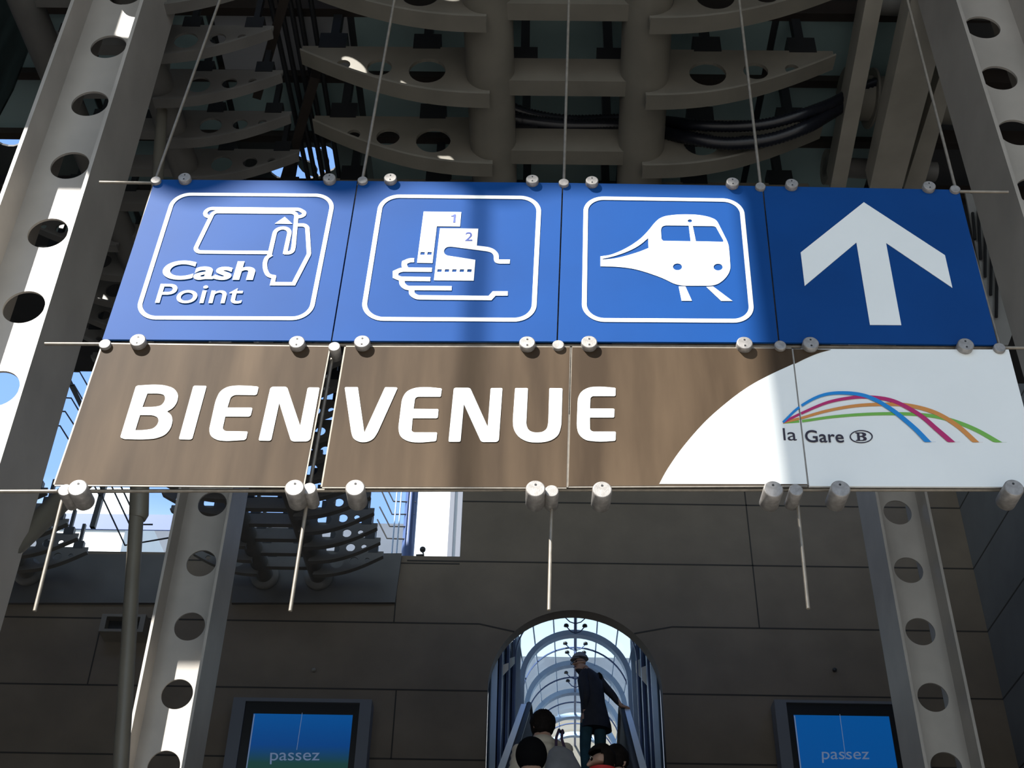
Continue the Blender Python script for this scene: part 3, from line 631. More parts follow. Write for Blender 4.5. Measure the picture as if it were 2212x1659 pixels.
# information screens
def screen(label, fx0, fx1, ytop, bx0, bx1, by, sx0, sx1, sy, text_q, line, green, Y=15.72):
    A, B = at(fx0, ytop, Y=Y), at(fx1, ytop, Y=Y); H = 1.32
    t = thing('information_screen', label, 'screen', ((A.x+B.x)/2, Y+.1, A.z-H), 'information screens')
    bA, bB, sA, sB = at(bx0, by, Y=Y), at(bx1, by, Y=Y), at(sx0, sy, Y=Y), at(sx1, sy, Y=Y)
    mb = MB(); z0 = A.z-H; zi = z0+.07
    mb.box((A.x, Y, z0), (bA.x, XW, A.z)); mb.box((bB.x, Y, z0), (B.x, XW, A.z)); 
    mb = MB()
    o4 = [(A.x, z0), (B.x, z0), (B.x, A.z), (A.x, A.z)]; i4 = [(bA.x, zi), (bB.x, zi), (bB.x, bA.z), (bA.x, bA.z)]
    fr = fillmap('frame', [o4, i4], .13, lambda x, y, z: (x, Y+.13+z, y), M['frame'], t)
    s4 = [(sA.x, zi+.12), (sB.x, zi+.12), (sB.x, sA.z), (sA.x, sA.z)]
    fillmap('bezel', [i4, s4], .03, lambda x, y, z: (x, Y+.06+z, y), M['bezel'], t)
    m = bpy.data.materials.new('screen_picture'); m.use_nodes = True; nt = m.node_tree; b = nt.nodes['Principled BSDF']
    tcn = nt.nodes.new('ShaderNodeTexCoord'); sp = nt.nodes.new('ShaderNodeSeparateXYZ'); r = nt.nodes.new('ShaderNodeValToRGB')
    nt.links.new(tcn.outputs['Generated'], sp.inputs[0]); nt.links.new(sp.outputs['Z'], r.inputs[0]); nt.links.new(r.outputs[0], b.inputs['Emission Color'])
    b.inputs['Base Color'].default_value = (.01, .01, .012, 1); b.inputs['Roughness'].default_value = .3; b.inputs['Emission Strength'].default_value = .75
    e = r.color_ramp.elements; e[0].position = 0; e[0].color = (.012, .05, .02, 1); e[1].position = 1; e[1].color = (.0, .085, .33, 1)
    if green:
        q = e.new(.30); q.color = (.008, .055, .05, 1); q = e.new(.55); q.color = (.0, .055, .24, 1)
    else:
        q = e.new(.02); q.color = (.0, .075, .30, 1)
    zb = zi+.12
    if green: zb = at(sx0, 1690, Y=Y).z-.05
    MB().box((sA.x, Y+.035, zi+.12), (sB.x, Y+.06, sA.z)).build('display', m, t)
    lettering('caption', 'passez', text_q, M['caption'], t, Y=Y+.035, lift=.002)
    P, Q = [at(*p, Y=Y+.033) for p in line]; MB().bar(P, Q, .006, .012, (0, 1, 0)).build('light_line', M['caption'], t)
    for p in (at(sx0, sy+3, Y=Y+.033), ): MB().box((sA.x+.004, Y+.032, zi+.12), (sA.x+.018, Y+.035, sA.z-.01)).build('light_line', M['caption'], t)
M['caption'] = mat('caption_pale', (.16, .22, .36), .6, emit=.5)
screen('blue screen with the word passez on the far wall, left of the arch', 505, 804, 1506, 531, 778, 1514, 547, 762, 1539, [(584, 1626), (691, 1626), (689, 1651), (583, 1651)], [(653, 1540), (641, 1620)], True)
screen('blue screen with the word passez on the far wall, behind the right column', 1672, 1985, 1511, 1698, 1931, 1517, 1715, 1921, 1542, [(1775, 1624), (1877, 1624), (1878, 1648), (1776, 1648)], [(1814, 1543), (1827, 1640)], False)
# ================================================================= GLAZED TUNNEL BEHIND THE ARCH
def glassmat(name, tint, gloss):
    m = bpy.data.materials.new(name); m.use_nodes = True; nt = m.node_tree; nt.nodes.clear()
    a = nt.nodes.new('ShaderNodeBsdfTransparent'); a.inputs[0].default_value = (*tint, 1); g = nt.nodes.new('ShaderNodeBsdfGlossy'); g.inputs['Roughness'].default_value = .08
    x = nt.nodes.new('ShaderNodeMixShader'); x.inputs[0].default_value = gloss; o = nt.nodes.new('ShaderNodeOutputMaterial')
    nt.links.new(a.outputs[0], x.inputs[1]); nt.links.new(g.outputs[0], x.inputs[2]); nt.links.new(x.outputs[0], o.inputs[0]); return m
M['tunnel_glass'] = glassmat('tunnel_glass', (.88, .95, .97), .06)
yr = [18.5+2.2*k for k in range(5)]; tops = [at(1243, y, Y=Y).z for y, Y in zip((1360, 1426, 1487, 1539), yr)]; tops.append(tops[-1]+.45)
RT_ = (at(1366, 1440, Y=yr[0]).x-at(1121, 1440, Y=yr[0]).x)/2; xt = at(1244, 1440, Y=yr[0]).x
def x_for(px, Y, Z):
    X = .9
    for _ in range(6):
        w0 = where(Vector((X, Y, Z)))[0]; w1 = where(Vector((X+.01, Y, Z)))[0]; X += (px-w0)/(w1-w0)*.01
    return X
slope = (tops[3]-tops[0])/6.6; topz = lambda y: tops[0]+slope*(y-yr[0])
tk = (x_for(1243, yr[3], tops[3])-x_for(1244, yr[0], tops[0]))/6.6; XT = lambda y: xt+tk*(y-yr[0])
t = thing('glass_tunnel', 'glazed barrel tunnel with pale blue arched ribs behind the stone arch', 'tunnel', (xt, 16.8, topz(16.8)-3))
def arc_pts(y, R, top, n=28, leg=2.2):
    c = top-R; return [Vector((XT(y)+R, y, c-leg))]+[Vector((XT(y)+R*math.cos(PI*i/n), y, c+R*math.sin(PI*i/n))) for i in range(n+1)]+[Vector((XT(y)-R, y, c-leg))]
def arc_band(y, R, top, w, dpt, **k):
    o_, i_ = arc_pts(y, R, top, **k), arc_pts(y, R-w, top-w, **k); mb = MB(); n = len(o_); vs = []
    for a, b in zip(o_, i_): vs += [a, a+Vector((0, dpt, 0)), b+Vector((0, dpt, 0)), b]
    fs = [(i*4+j, i*4+(j+1) % 4, i*4+4+(j+1) % 4, i*4+4+j) for i in range(n-1) for j in range(4)]+[(0, 1, 2, 3), (4*n-4, 4*n-3, 4*n-2, 4*n-1)]
    return mb.add(vs, fs)
for y, tp in zip(yr, tops): arc_band(y, RT_, tp, .085, .14).build('arch_rib', M['archsteel'], t)
for k in range(4):
    y = yr[k]+1.1; arc_band(y-2.2*(k == 9), RT_+.0, topz(y), .018, .03).build('glazing_arc', M['bluesteel'], t)
arc_band(17.0, RT_, topz(17.0), .018, .03).build('glazing_arc', M['bluesteel'], t)
ya, yb = 16.3, 29.0
for a in (22, 45, 68, 112, 135, 158):
    ca, sa = math.cos(math.radians(a)), math.sin(math.radians(a)); f = lambda y: Vector((XT(y)+(RT_+.02)*ca, y, topz(y)-RT_+(RT_+.02)*sa))
    MB().tube([f(ya), f(yb)], .012, 8).build('glazing_bar', M['archsteel'], t)
MB().tube([Vector((XT(ya), ya, topz(ya)-.03)), Vector((XT(yb), yb, topz(yb)-.03))], .026, 10).build('ridge_bar', M['bluesteel'], t)
mb = MB(); A, B = arc_pts(ya, RT_+.045, topz(ya)+.045, leg=.05), arc_pts(yb, RT_+.045, topz(yb)+.045, leg=.05)
A = A[1:-1]; B = B[1:-1]; mb.add(A+B, [(i, i+1, len(A)+i+1, len(A)+i) for i in range(len(A)-1)], True); g = mb.build('roof_glass', M['tunnel_glass'], t)
for sg in (-1, 1):
    z1 = topz(ya)-RT_; z2 = topz(yb)-RT_; xA_, xB_ = XT(18.45)+sg*(RT_+.03), XT(yb)+sg*(RT_+.03)
    MB().prism([(xA_, 18.45, topz(18.45)-RT_-3.2), (xB_, yb, z2-3.2), (xB_, yb, z2), (xA_, 18.45, topz(18.45)-RT_)], (sg*.03, 0, 0)).build('side_glass', M['darkglass'], t)
    for i in range(7):
        y = 18.7+i*.9; z = topz(y)-RT_; x = XT(y)+sg*(RT_+.0); MB().box((x-.02, y-.03, z-3), (x+.02, y+.03, z+.05)).build('mullion', M['archsteel'] if i % 2 == 0 else M['bluesteel'], t)
    # splayed dark glazing between the stone reveal and the first rib
    xo = xa+sg*(arch_r-.03); zc = arch_c; zt_ = at(1127, 1376, Y=18.45).z; zc2 = at(1070, 1425, Y=16.3).z
    MB().prism([(xo, 16.3, zc-3.4), (xA_, 18.45, zc-3.0), (xA_, 18.45, zt_), (xo, 16.3, zc2)], (sg*.03, .01, 0)).build('side_glass', M['darkglass'], t)
    for f, w_, mk in ((.05, .05, 'archsteel'), (.28, .02, 'bluesteel'), (.34, .012, 'archsteel'), (.55, .02, 'bluesteel'), (.60, .012, 'archsteel'), (.80, .02, 'bluesteel'), (.95, .05, 'archsteel')):
        X = xo+(xA_-xo)*f-sg*.02; y = 16.3+2.15*f; MB().box((X-w_, y-.05, zc-3.2), (X+w_, y+.0, zc2+(zt_-zc2)*f)).build('mullion', M[mk], t)
    for f in (.40, .66):
        X = xo+(xA_-xo)*f-sg*.04; y = 16.3+2.15*f; zz0 = zc2+(zt_-zc2)*f-.45
        MB().prism([(X-.05, y-.06, zz0), (X+.05, y-.06, zz0+.12*-sg), (X+.05, y-.06, zz0+.22), (X-.05, y-.06, zz0+.18)], (0, .02, 0)).build('pane_clip', M['rail'], t)
MB().box((XT(28.8)-RT_-.1, 28.8, tops[0]-3), (XT(28.8)+RT_+.1, 29.05, at(1243, 1556, Y=28.8).z)).build('end_wall', M['fixture'], t)
# lamp clusters hanging along the ridge of the tunnel
proto = None
for i, (py, Y, lab) in enumerate(((1346, 17.5, 'dark lamp cluster under the tunnel ridge, nearest the arch top'), (1404, 19.6, 'dark lamp cluster under the tunnel ridge, above the capped man'), (1466, 21.8, 'dark lamp cluster under the tunnel ridge, farthest, beside the man'))):
    if proto is None:
        proto = thing('lamp_cluster', lab, 'lamp', (0, 0, 0), 'tunnel lamp clusters')
        MB().tube([(0, 0, .16), (0, 0, -.10)], .016, 10).build('stem', M['bluesteel'], proto)
        for sx_ in (-1, 1):
            for dz, ln in ((.09, .17), (-.07, .14)):
                pth = [(0, 0, dz-.10), (sx_*ln*.5, -.02, dz-.08), (sx_*ln, -.03, dz)]
                a_ = MB().tube([Vector(p) for p in pth], .009, 8).build('arm', M['bluesteel'], proto)
                l_ = MB().tube([(sx_*ln, -.03, dz-.005), (sx_*ln, -.03, dz+.0), (sx_*ln, -.03, dz+.03), (sx_*ln, -.03, dz+.045)], [.012, .040, .034, .010], 14).build('lamp', M['clamp'], proto)
        o = proto
    else:
        o = proto.copy(); col.objects.link(o); o['label'] = lab
        for ch in proto.children:
            c_ = ch.copy(); col.objects.link(c_); c_.parent = o
    o.location = at(1243, py, Y=Y)
# escalator rising through the arch
zrail = lambda y: 8.30+.57*(y-16.2)
exl, exr = at(1143, 1503, Y=16.2).x, at(1341, 1503, Y=16.2).x
y0e = 16.2-(8.30-1.05)/.57
exm, exw = (exl+exr)/2, (exr-exl)/2
ek = (exm-x_for(1238, 12.6, zrail(12.6)))/(16.2-12.6); EX = lambda y: exm+ek*(y-16.2)
t = thing('escalator', 'escalator with balustrade cappings whitened like reflected sky, climbing through the arch', 'escalator', (EX(y0e), y0e, 0))
zf = lambda y: zrail(y)-1.02
for sg in (-1, 1):
    V = lambda y, z, o=0: Vector((EX(y)+sg*(exw+o), y, z)); K = Vector((sg*.056, 0, 0))
    MB().tube([V(y0e, zrail(y0e)), V(16.2, zrail(16.2)), V(16.45, zrail(16.2)+.05), V(18.2, zrail(16.2)+.05)], .036, 12).build('handrail', M['black'], t)
    MB().prism([V(y0e, zf(y0e)-.1), V(16.2, zf(16.2)-.1), V(18.2, zf(16.2)-.1), V(18.2, zrail(16.2)), V(16.4, zrail(16.2)), V(16.2, zrail(16.2)-.04), V(y0e, zrail(y0e)-.04)], K).build('balustrade', M['black'], t)
    MB().prism([V(y0e, zrail(y0e)-.10, -.012), V(16.15, zrail(16.15)-.10, -.012), V(16.25, zrail(16.15)-.02, -.012), V(16.1, zrail(16.1)+.02, -.012), V(y0e, zrail(y0e)+.02, -.012)], K*2.0).build('rail_capping', M['rail'], t)
sv = [(y0e, 0), (y0e, zf(y0e))]; y = y0e
while y < 16.6: sv += [(y, zf(y)+.0), (y+.35, zf(y)), ]; y += .35
sv += [(18.2, zf(16.6)), (18.2, zf(16.6)-.4), (y0e+1.0, -.0)]
prof = []
for q in sv:
    if not prof or abs(q[0]-prof[-1][0])+abs(q[1]-prof[-1][1]) > 1e-5: prof.append(q)
MB().prism([(EX(a)-exw+.01, a, b) for a, b in prof], (exw*2-.02, 0, 0)).build('step_band', M['bezel'], t)
# ================================================================= POLE, BRACE, OUTSIDE THINGS
YP = 6.6
P0, P1 = at(356, 140, Y=YP), at(258, 1700, Y=YP); P2 = P0+(P1-P0)*((0-P0.z)/(P1.z-P0.z)); P0 = P0+(P1-P0)*((10.8-P0.z)/(P1.z-P0.z))
t = thing('slim_pole', 'slim leaning grey pole in front of the rear left column', 'pole', P2)
MB().tube([P0, P2], .043, 20).build('pole', M['pole'], t)
s0, s1 = at(303, 1000, Y=YP), at(300, 1112, Y=YP); MB().tube([s0, s1, s1+Vector((0, 0, -.03))], [.058, .058, .046], 20).build('sleeve', M['pole'], t)
b0, b1_ = at(-75, 1275, Y=5.45), at(296, 930, Y=YP)
o = MB().tube([b0, b1_], .062, 22).build('brace_tube', M['pole']); tag(o, 'grey brace tube slanting up at the left edge below the sign', 'brace tube')
t = thing('slat_screen', 'upright dark slats before a pale plate, right of the arrow panel', 'slat screen', at(2150, 740, Y=7.2))
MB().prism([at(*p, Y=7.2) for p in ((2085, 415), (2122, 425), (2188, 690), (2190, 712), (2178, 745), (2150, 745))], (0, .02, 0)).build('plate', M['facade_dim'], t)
for a, b in (((2101, 460), (2106, 517)), ((2113, 452), (2118, 560)), ((2128, 485), (2128, 598)), ((2142, 522), (2140, 637)), ((2154, 570), (2152, 685))):
    MB().tube([at(*a, Y=7.17), at(*b, Y=7.17)], .012, 10).build('slat', M['clamp'], t)
# bent glazing wires seen against the sky
def wires(label, paths, Y, r=.012, struts=()):
    t = thing('wire_screen', label, 'wire screen', at(*paths[0][0], Y=Y), 'bent wire screens')
    for p in paths: MB().tube([at(*q, Y=Y) for q in p], r, 8).build('wire', M['clamp'], t)
    for a, b in struts: MB().bar(at(*a, Y=Y+.05), at(*b, Y=Y+.05), .07, .07, (0, 1, 0)).build('strut', M['clamp'], t)
    return t
wires('bent black wires against the sky left of the BIEN panel', [[(60, 825), (160, 831), (180, 866), (240, 975)], [(60, 855), (154, 860), (173, 892), (235, 1010)], [(60, 886), (141, 889), (160, 918), (225, 1040)], [(60, 917), (130, 920), (150, 952), (215, 1070)], [(60, 800), (172, 803), (192, 838), (240, 920)]], 15.2, struts=[((138, 800), (190, 905)), ((180, 745), (225, 830))])
wires('bent black wires below the BIEN panel beside the slim pole', [[(212, 1030), (222, 1075), (270, 1178), (375, 1160)], [(228, 1030), (242, 1052), (280, 1133), (330, 1133)], [(250, 1030), (262, 1052), (300, 1133)]], 15.2, struts=[((228, 1040), (200, 1140))])
wires('bent black wires between the left rib and the blue steel post', [[(822, 1055), (847, 1111), (895, 1111)], [(820, 1095), (842, 1137), (891, 1138)], [(815, 1122), (836, 1163), (888, 1165)], [(836, 1055), (850, 1083), (898, 1085)]], 17.53)
X0, X1 = at(872, 1130, Y=17.6).x, at(899, 1130, Y=17.6).x
o = MB().tube([((X0+X1)/2, 17.6, 0), ((X0+X1)/2, 17.6, 13)], (X1-X0)/2, 20).build('steel_post', M['bluesteel']); tag(o, 'blue steel post standing behind the far wall beside the white building', 'post')
for i, px in enumerate((852, 862)):
    x = at(px, 1130, Y=17.3).x; o = MB().tube([(x, 17.3, 0), (x, 17.3, 13)], .012, 8).build('thin_stay', M['archsteel']); tag(o, 'thin upright stay left of the blue steel post, ' + ('nearer the wires' if i == 0 else 'nearer the post'), 'stay', 'thin upright stays')
def block(label, quad_x, y_px, Y, zb=0, dep=4, mt='facade', extra=None):
    x0, x1, z = at(quad_x[0], y_px, Y=Y).x, at(quad_x[1], y_px, Y=Y).x, at(quad_x[0], y_px, Y=Y).z
    t = thing('building', label, 'building', ((x0+x1)/2, Y+dep/2, 0), 'buildings outside'); MB().box((x0, Y, zb), (x1, Y+dep, z)).build('wall', M[mt], t); return t, x0, x1, z
t, x0, x1, z = block('bright white building seen in the gap right of the blue post', (903, 1100), 1000, 28)
for px in (975, 992): x = at(px, 1130, Y=28).x; MB().box((x-.06, 27.9, 0), (x+.06, 28, z)).build('downpipe', M['frame'], t)
t, x0, x1, z = block('bright white building below the BIEN panel behind bent wires', (150, 292), 1052, 28)
MB().box((x0, 27.95, at(220, 1112, Y=28).z-.45), (x1+2, 28, at(220, 1112, Y=28).z)).build('ledge', M['bluesteel'], t)
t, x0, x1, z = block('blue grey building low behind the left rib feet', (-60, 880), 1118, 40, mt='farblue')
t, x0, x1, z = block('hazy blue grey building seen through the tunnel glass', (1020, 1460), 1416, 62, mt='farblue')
c = at(913, 1187, Y=XW+.1); t = thing('security_lamp', 'small dark globe lamp on the wall top below the white building', 'lamp', c)
MB().ball(c, .045, 16, 10).build('globe', M['clamp'], t); MB().tube([c+Vector((.0, 0, -.03)), c+Vector((.02, 0, -.09)), c+Vector((-.09, 0, -.10))], .018, 10).build('bracket', M['clamp'], t)
# ================================================================= PEOPLE ON THE ESCALATOR
def skin(name, J, E, m_of, parent=None, mats=(), sub=2):
    names = list(J); me = bpy.data.meshes.new(name)
    me.from_pydata([J[n][:3] for n in names], [(names.index(a), names.index(b)) for a, b in E], [])
    o = bpy.data.objects.new(name, me); col.objects.link(o); md = o.modifiers.new('s', 'SKIN'); md.use_smooth_shade = True
    for i, n in enumerate(names):
        sv_ = me.skin_vertices[0].data[i]; r = J[n][3]; sv_.radius = (r, J[n][4] if len(J[n]) > 4 else r); sv_.use_root = (i == 0)
    sd_ = o.modifiers.new('u', 'SUBSURF'); sd_.levels = sub; sd_.render_levels = sub
    nm = bpy.data.meshes.new_from_object(o.evaluated_get(bpy.context.evaluated_depsgraph_get())); bpy.data.objects.remove(o); bpy.data.meshes.remove(me)
    nm.name = name; nm.materials.clear()
    for k in mats: nm.materials.append(M[k])
    nm.polygons.foreach_set('use_smooth', [True]*len(nm.polygons))
    for p in nm.polygons: p.material_index = m_of(p.center)
    return nm
def hand(J, E, wrist, d, side, r=.0085, curl=.5):
    """palm and five fingers grown from a wrist joint, pointing along d, curling towards -z"""
    w = Vector(J[wrist][:3]); d = Vector(d).normalized(); s = d.cross(Vector((0, 0, 1))).normalized()*side; dn = Vector((0, 0, -1))
    pm = w+d*.055; J[wrist+'p'] = (*pm, .026, .018); E.append((wrist, wrist+'p'))
    for i, (o, L) in enumerate(((-.030, .062), (-.010, .075), (.010, .080), (.030, .072))):
        k0 = pm+d*.030+s*o; k1 = k0+d*L*.5+dn*L*.1; k2 = k1+(d*(1-curl)+dn*curl).normalized()*L*.5
        for q, kk in enumerate((k0, k1, k2)): J['%sf%d%d' % (wrist, i, q)] = (*kk, r*(1-.12*q))
        E += [(wrist+'p', '%sf%d0' % (wrist, i)), ('%sf%d0' % (wrist, i), '%sf%d1' % (wrist, i)), ('%sf%d1' % (wrist, i), '%sf%d2' % (wrist, i))]
    t0 = w+d*.03-s*.034; t1 = t0+d*.04-s*.012+dn*.015
    J[wrist+'t0'] = (*t0, r*1.1); J[wrist+'t1'] = (*t1, r); E += [(wrist, wrist+'t0'), (wrist+'t0', wrist+'t1')]
def loft(rings, n=28, bump=None):
    """rings: (cx, cy, z, rx, ry, rot)"""
    vs = []; fs = []
    for cx, cy, z, rx, ry, ro in rings:
        for j in range(n):
            a = 2*PI*j/n; x, y = rx*math.cos(a), ry*math.sin(a); vs.append(Vector((cx+x*math.cos(ro)-y*math.sin(ro), cy+x*math.sin(ro)+y*math.cos(ro), z)))
    for i in range(len(rings)-1): fs += [(i*n+j, i*n+(j+1) % n, (i+1)*n+(j+1) % n, (i+1)*n+j) for j in range(n)]
    mb = MB().add(vs, fs, True); mb.add(vs[:n], [list(range(n))[::-1]]); mb.add(vs[-n:], [list(range(n))]); return mb
def head_features(t, c, fd, hair_m, style, k=1.0, brow=True):
    """hair shell (and cap) around a head centred at c that looks along fd"""
    fd = Vector(fd).normalized(); mb = MB(); mb.ball(c, (.103 if style == 'hair' else .112)*k, 30, 22, (1.0, 1.0, 1.16))
    rt_ = fd.cross(Vector((0, 0, 1))).normalized(); keep = []
    up_ = Vector((0, 0, 1))
    for f in mb.f:
        m_ = sum((mb.v[i] for i in f), Vector())/len(f)-c; fr = m_.dot(fd)/(.112*k); uz = m_.z/(.13*k)
        if style == 'cap': ok = uz > .28
        elif style == 'hair': ok = fr < .12 and uz > -.70 or uz > .38 and fr < .85
        elif style == 'long': ok = fr < .3 and uz > -1.1 or uz > .55
        else: ok = uz > -.97 and fr < .42 or uz > .2
        if ok: keep.append(f)
    mb.f = keep; mb.sm = [True]*len(keep)
    for i, v in enumerate(mb.v):
        if style in ('hair', 'long'): n_ = (v-c); mb.v[i] = c+n_*(1+.035*math.sin(37*n_.x/.1+11*n_.z/.1)+.03*math.sin(23*n_.y/.1))
    o = mb.build({'cap': 'cap', 'beanie': 'beanie'}.get(style, 'hair'), M[hair_m], t)
    so = o.modifiers.new('thick', 'SOLIDIFY'); so.thickness = .010; so.offset = 1
    return o, fd, rt_
def base_skeleton(fx, h=1.74):
    """upright figure at the origin facing the XY direction fx, arms hanging"""
    k = h/1.74; f = Vector((*fx, 0)).normalized(); r = f.cross(Vector((0, 0, 1)))
    P = lambda a, b, z, *rr: (*(r*a*k+f*b*k+Vector((0, 0, z*k))), *[q*k for q in rr])
    J = {'pelvis': P(0, 0, .95, .150, .115), 'waist': P(0, .0, 1.10, .140, .105), 'chest': P(0, 0, 1.30, .165, .115), 'collar': P(0, -.01, 1.45, .105, .085), 'neck': P(0, .0, 1.52, .058), 'jaw': P(0, .025, 1.585, .066, .07), 'skull': P(0, .012, 1.655, .088, .094), 'crown': P(0, .0, 1.715, .066, .072)}
    E = [('pelvis', 'waist'), ('waist', 'chest'), ('chest', 'collar'), ('collar', 'neck'), ('neck', 'jaw'), ('jaw', 'skull'), ('skull', 'crown')]
    for s_, n in ((-1, 'l'), (1, 'r')):
        J['sh'+n] = P(s_*.175, 0, 1.42, .070); J['el'+n] = P(s_*.235, -.03, 1.14, .050); J['wr'+n] = P(s_*.235, .08, .92, .032)
        E += [('collar', 'sh'+n), ('sh'+n, 'el'+n), ('el'+n, 'wr'+n)]
        J['hip'+n] = P(s_*.09, 0, .88, .098); J['kn'+n] = P(s_*.095, .03, .49, .066); J['an'+n] = P(s_*.095, -.02, .09, .045); J['to'+n] = P(s_*.11, .13, .04, .038)
        E += [('pelvis', 'hip'+n), ('hip'+n, 'kn'+n), ('kn'+n, 'an'+n), ('an'+n, 'to'+n)]
    return J, E, f, r, k
def turn_head(J, c0, ang):
    """rotate head joints about the neck axis"""
def face(J, E, fd, c, k=1.0):
    fd = Vector(fd).normalized(); c = Vector(c); rr = fd.cross(Vector((0, 0, 1)))
    J['nose'] = (*(c+fd*.098*k+Vector((0, 0, -.020))), .016*k); J['nosetip'] = (*(c+fd*.116*k+Vector((0, 0, -.036))), .013*k); E += [('skull', 'nose'), ('nose', 'nosetip')]
    J['chin'] = (*(c+fd*.070*k+Vector((0, 0, -.100))), .030*k); E += [('jaw', 'chin')]
    for s_, n in ((-1, 'l'), (1, 'r')):
        J['ear'+n] = (*(c+rr*s_*.094*k+Vector((0, 0, -.02))-fd*.01), .020*k, .012*k); E += [('skull', 'ear'+n)]
def face_marks(t, c, fd, k=1.0, glasses=False):
    fd = Vector(fd).normalized(); rr = fd.cross(Vector((0, 0, 1))); c = Vector(c)
    for s_ in (-1, 1):
        p = c+fd*.083*k+rr*s_*.036*k; MB().ball(p, .012*k, 10, 8).build('eye', M['hair'], t)
        MB().tube([p+Vector((0, 0, .024))+fd*.006-rr*.018, p+Vector((0, 0, .028))+fd*.008, p+Vector((0, 0, .022))+fd*.004+rr*.018], .004*k, 6).build('eyebrow', M['hair'], t)
    m0 = c+fd*.086*k+Vector((0, 0, -.068)); MB().tube([m0-rr*.024-fd*.006, m0+fd*.004, m0+rr*.024-fd*.006], .006, 6).build('mouth', M['strap'], t)
    if glasses:
        mb = MB()
        for s_ in (-1, 1):
            q = c+fd*.104*k+rr*s_*.036*k; ring = [q+rr*.026*math.cos(a)+Vector((0, 0, .019*math.sin(a))) for a in (2*PI*i/14 for i in range(15))]; mb.tube(ring, .0035, 6)
            mb.tube([q+rr*s_*.026, c+rr*s_*.098*k-fd*.01], .003, 6)
        mb.tube([c+fd*.104*k-rr*.010, c+fd*.104*k+rr*.010], .003, 6); mb.build('glasses', M['hole'], t)
def person(label, loc): return thing('person', label, 'person', loc)
# --- the man looking back
ym = 15.75; zm = zf(ym); hx = at(1252, 1432, Y=ym).x
mloc = Vector((at(1283, 1560, Y=ym).x, ym, at(1283, 1417, Y=ym).z-1.74)); print('man', mloc, 'step z', zm)
zm = mloc.z
t = person('person in dark jacket and grey cap looking back, one hand on the right rail', mloc)
hd = Vector((hx-mloc.x, -.02, 1.63)); fd = Vector((-.88, -.56, -.18))
J = {'pelvis': (0, 0, .95, .135, .13), 'waist': (-.01, 0, 1.10, .13, .125), 'chest': (-.035, 0, 1.30, .145, .14), 'collar': (-.07, -.005, 1.45, .10, .09), 'neck': (hd.x+.05, -.01, 1.51, .06), 'jaw': (hd.x+.01, -.02, 1.56, .068), 'skull': (hd.x, -.02, 1.63, .09), 'crown': (hd.x+.01, -.015, 1.69, .066)}
E = [('pelvis', 'waist'), ('waist', 'chest'), ('chest', 'collar'), ('collar', 'neck'), ('neck', 'jaw'), ('jaw', 'skull'), ('skull', 'crown')]
face(J, E, fd, hd)
hr = Vector((EX(ym)+exw+.03-mloc.x, .05, zrail(ym+.05)-zm+.045))
J['shr'] = (.10, .09, 1.41, .072); J['elr'] = (.27, .04, 1.19, .052); J['wrr'] = (hr.x-.06, hr.y-.03, hr.z+.01, .034); E += [('collar', 'shr'), ('shr', 'elr'), ('elr', 'wrr')]
hand(J, E, 'wrr', (.9, .35, -.12), 1, curl=.75)
J['shl'] = (-.13, -.11, 1.40, .072); J['ell'] = (-.10, -.17, 1.13, .054); J['wrl'] = (-.12, -.08, .93, .034); E += [('collar', 'shl'), ('shl', 'ell'), ('ell', 'wrl')]
hand(J, E, 'wrl', (.1, .1, -.95), -1, curl=.3)
for n, hp, kn, an in (('l', (-.09, -.04, .88), (-.12, .02, .49), (-.12, -.02, .10)), ('r', (.08, .03, .88), (.08, .10, .50), (.09, .06, .10))):
    J['hip'+n] = (*hp, .10); J['kn'+n] = (*kn, .075); J['an'+n] = (*an, .055); J['to'+n] = (an[0]-.10, an[1]+.10, .045, .042)
    E += [('pelvis', 'hip'+n), ('hip'+n, 'kn'+n), ('kn'+n, 'an'+n), ('an'+n, 'to'+n)]
def mm(c):
    if c.z < .10: return 3
    if c.z < .93 and c.x < .3 and abs(c.x) < .3 and not (c.x < -.12 and c.z > .80): return 2
    if c.z > 1.52 or (c.x > hr.x-.075) or (c.x < -.02 and c.y < -.02 and c.z < .945 and c.z > .78 and c.y < -.055): return 0
    return 1
me = skin('body', J, E, mm, mats=('skin', 'jacket', 'trouser', 'shoe'))
o = link('body', me); o.parent = t
o = loft([(.03, .02, .72, .215, .165, .5), (.03, .015, .80, .205, .16, .5), (.01, .01, .95, .185, .150, .5), (-.01, 0, 1.10, .168, .142, .5), (-.025, 0, 1.25, .172, .148, .5), (-.04, 0, 1.38, .178, .135, .5), (-.065, 0, 1.455, .125, .10, .5), (-.085, -.005, 1.515, .082, .076, .5)]).build('jacket', M['jacket']); o.parent = t
o, _, rr = head_features(t, hd+Vector((.005, 0, .012)), fd, 'grey_cap', 'cap', .98); o.parent = t; o.matrix_parent_inverse = Matrix.Identity(4)
br = MB(); cc = hd+Vector((0, 0, .036)); f2 = Vector((fd.x, fd.y, -.12)).normalized(); pts_b = [cc+rr*(.080*math.cos(a))+f2*(.06+.075*math.sin(a)) for a in (PI*i/10 for i in range(11))]
br.prism(pts_b, (0, 0, .008)); q = br.build('brim', M['grey_cap']); q.parent = o
n0 = len(t.children); face_marks(t, hd, fd, 1.0, True)
for ch in t.children:
    if ch.name.split('.')[0] in ('eye', 'eyebrow', 'mouth', 'glasses'): ch.matrix_parent_inverse = Matrix.Identity(4)
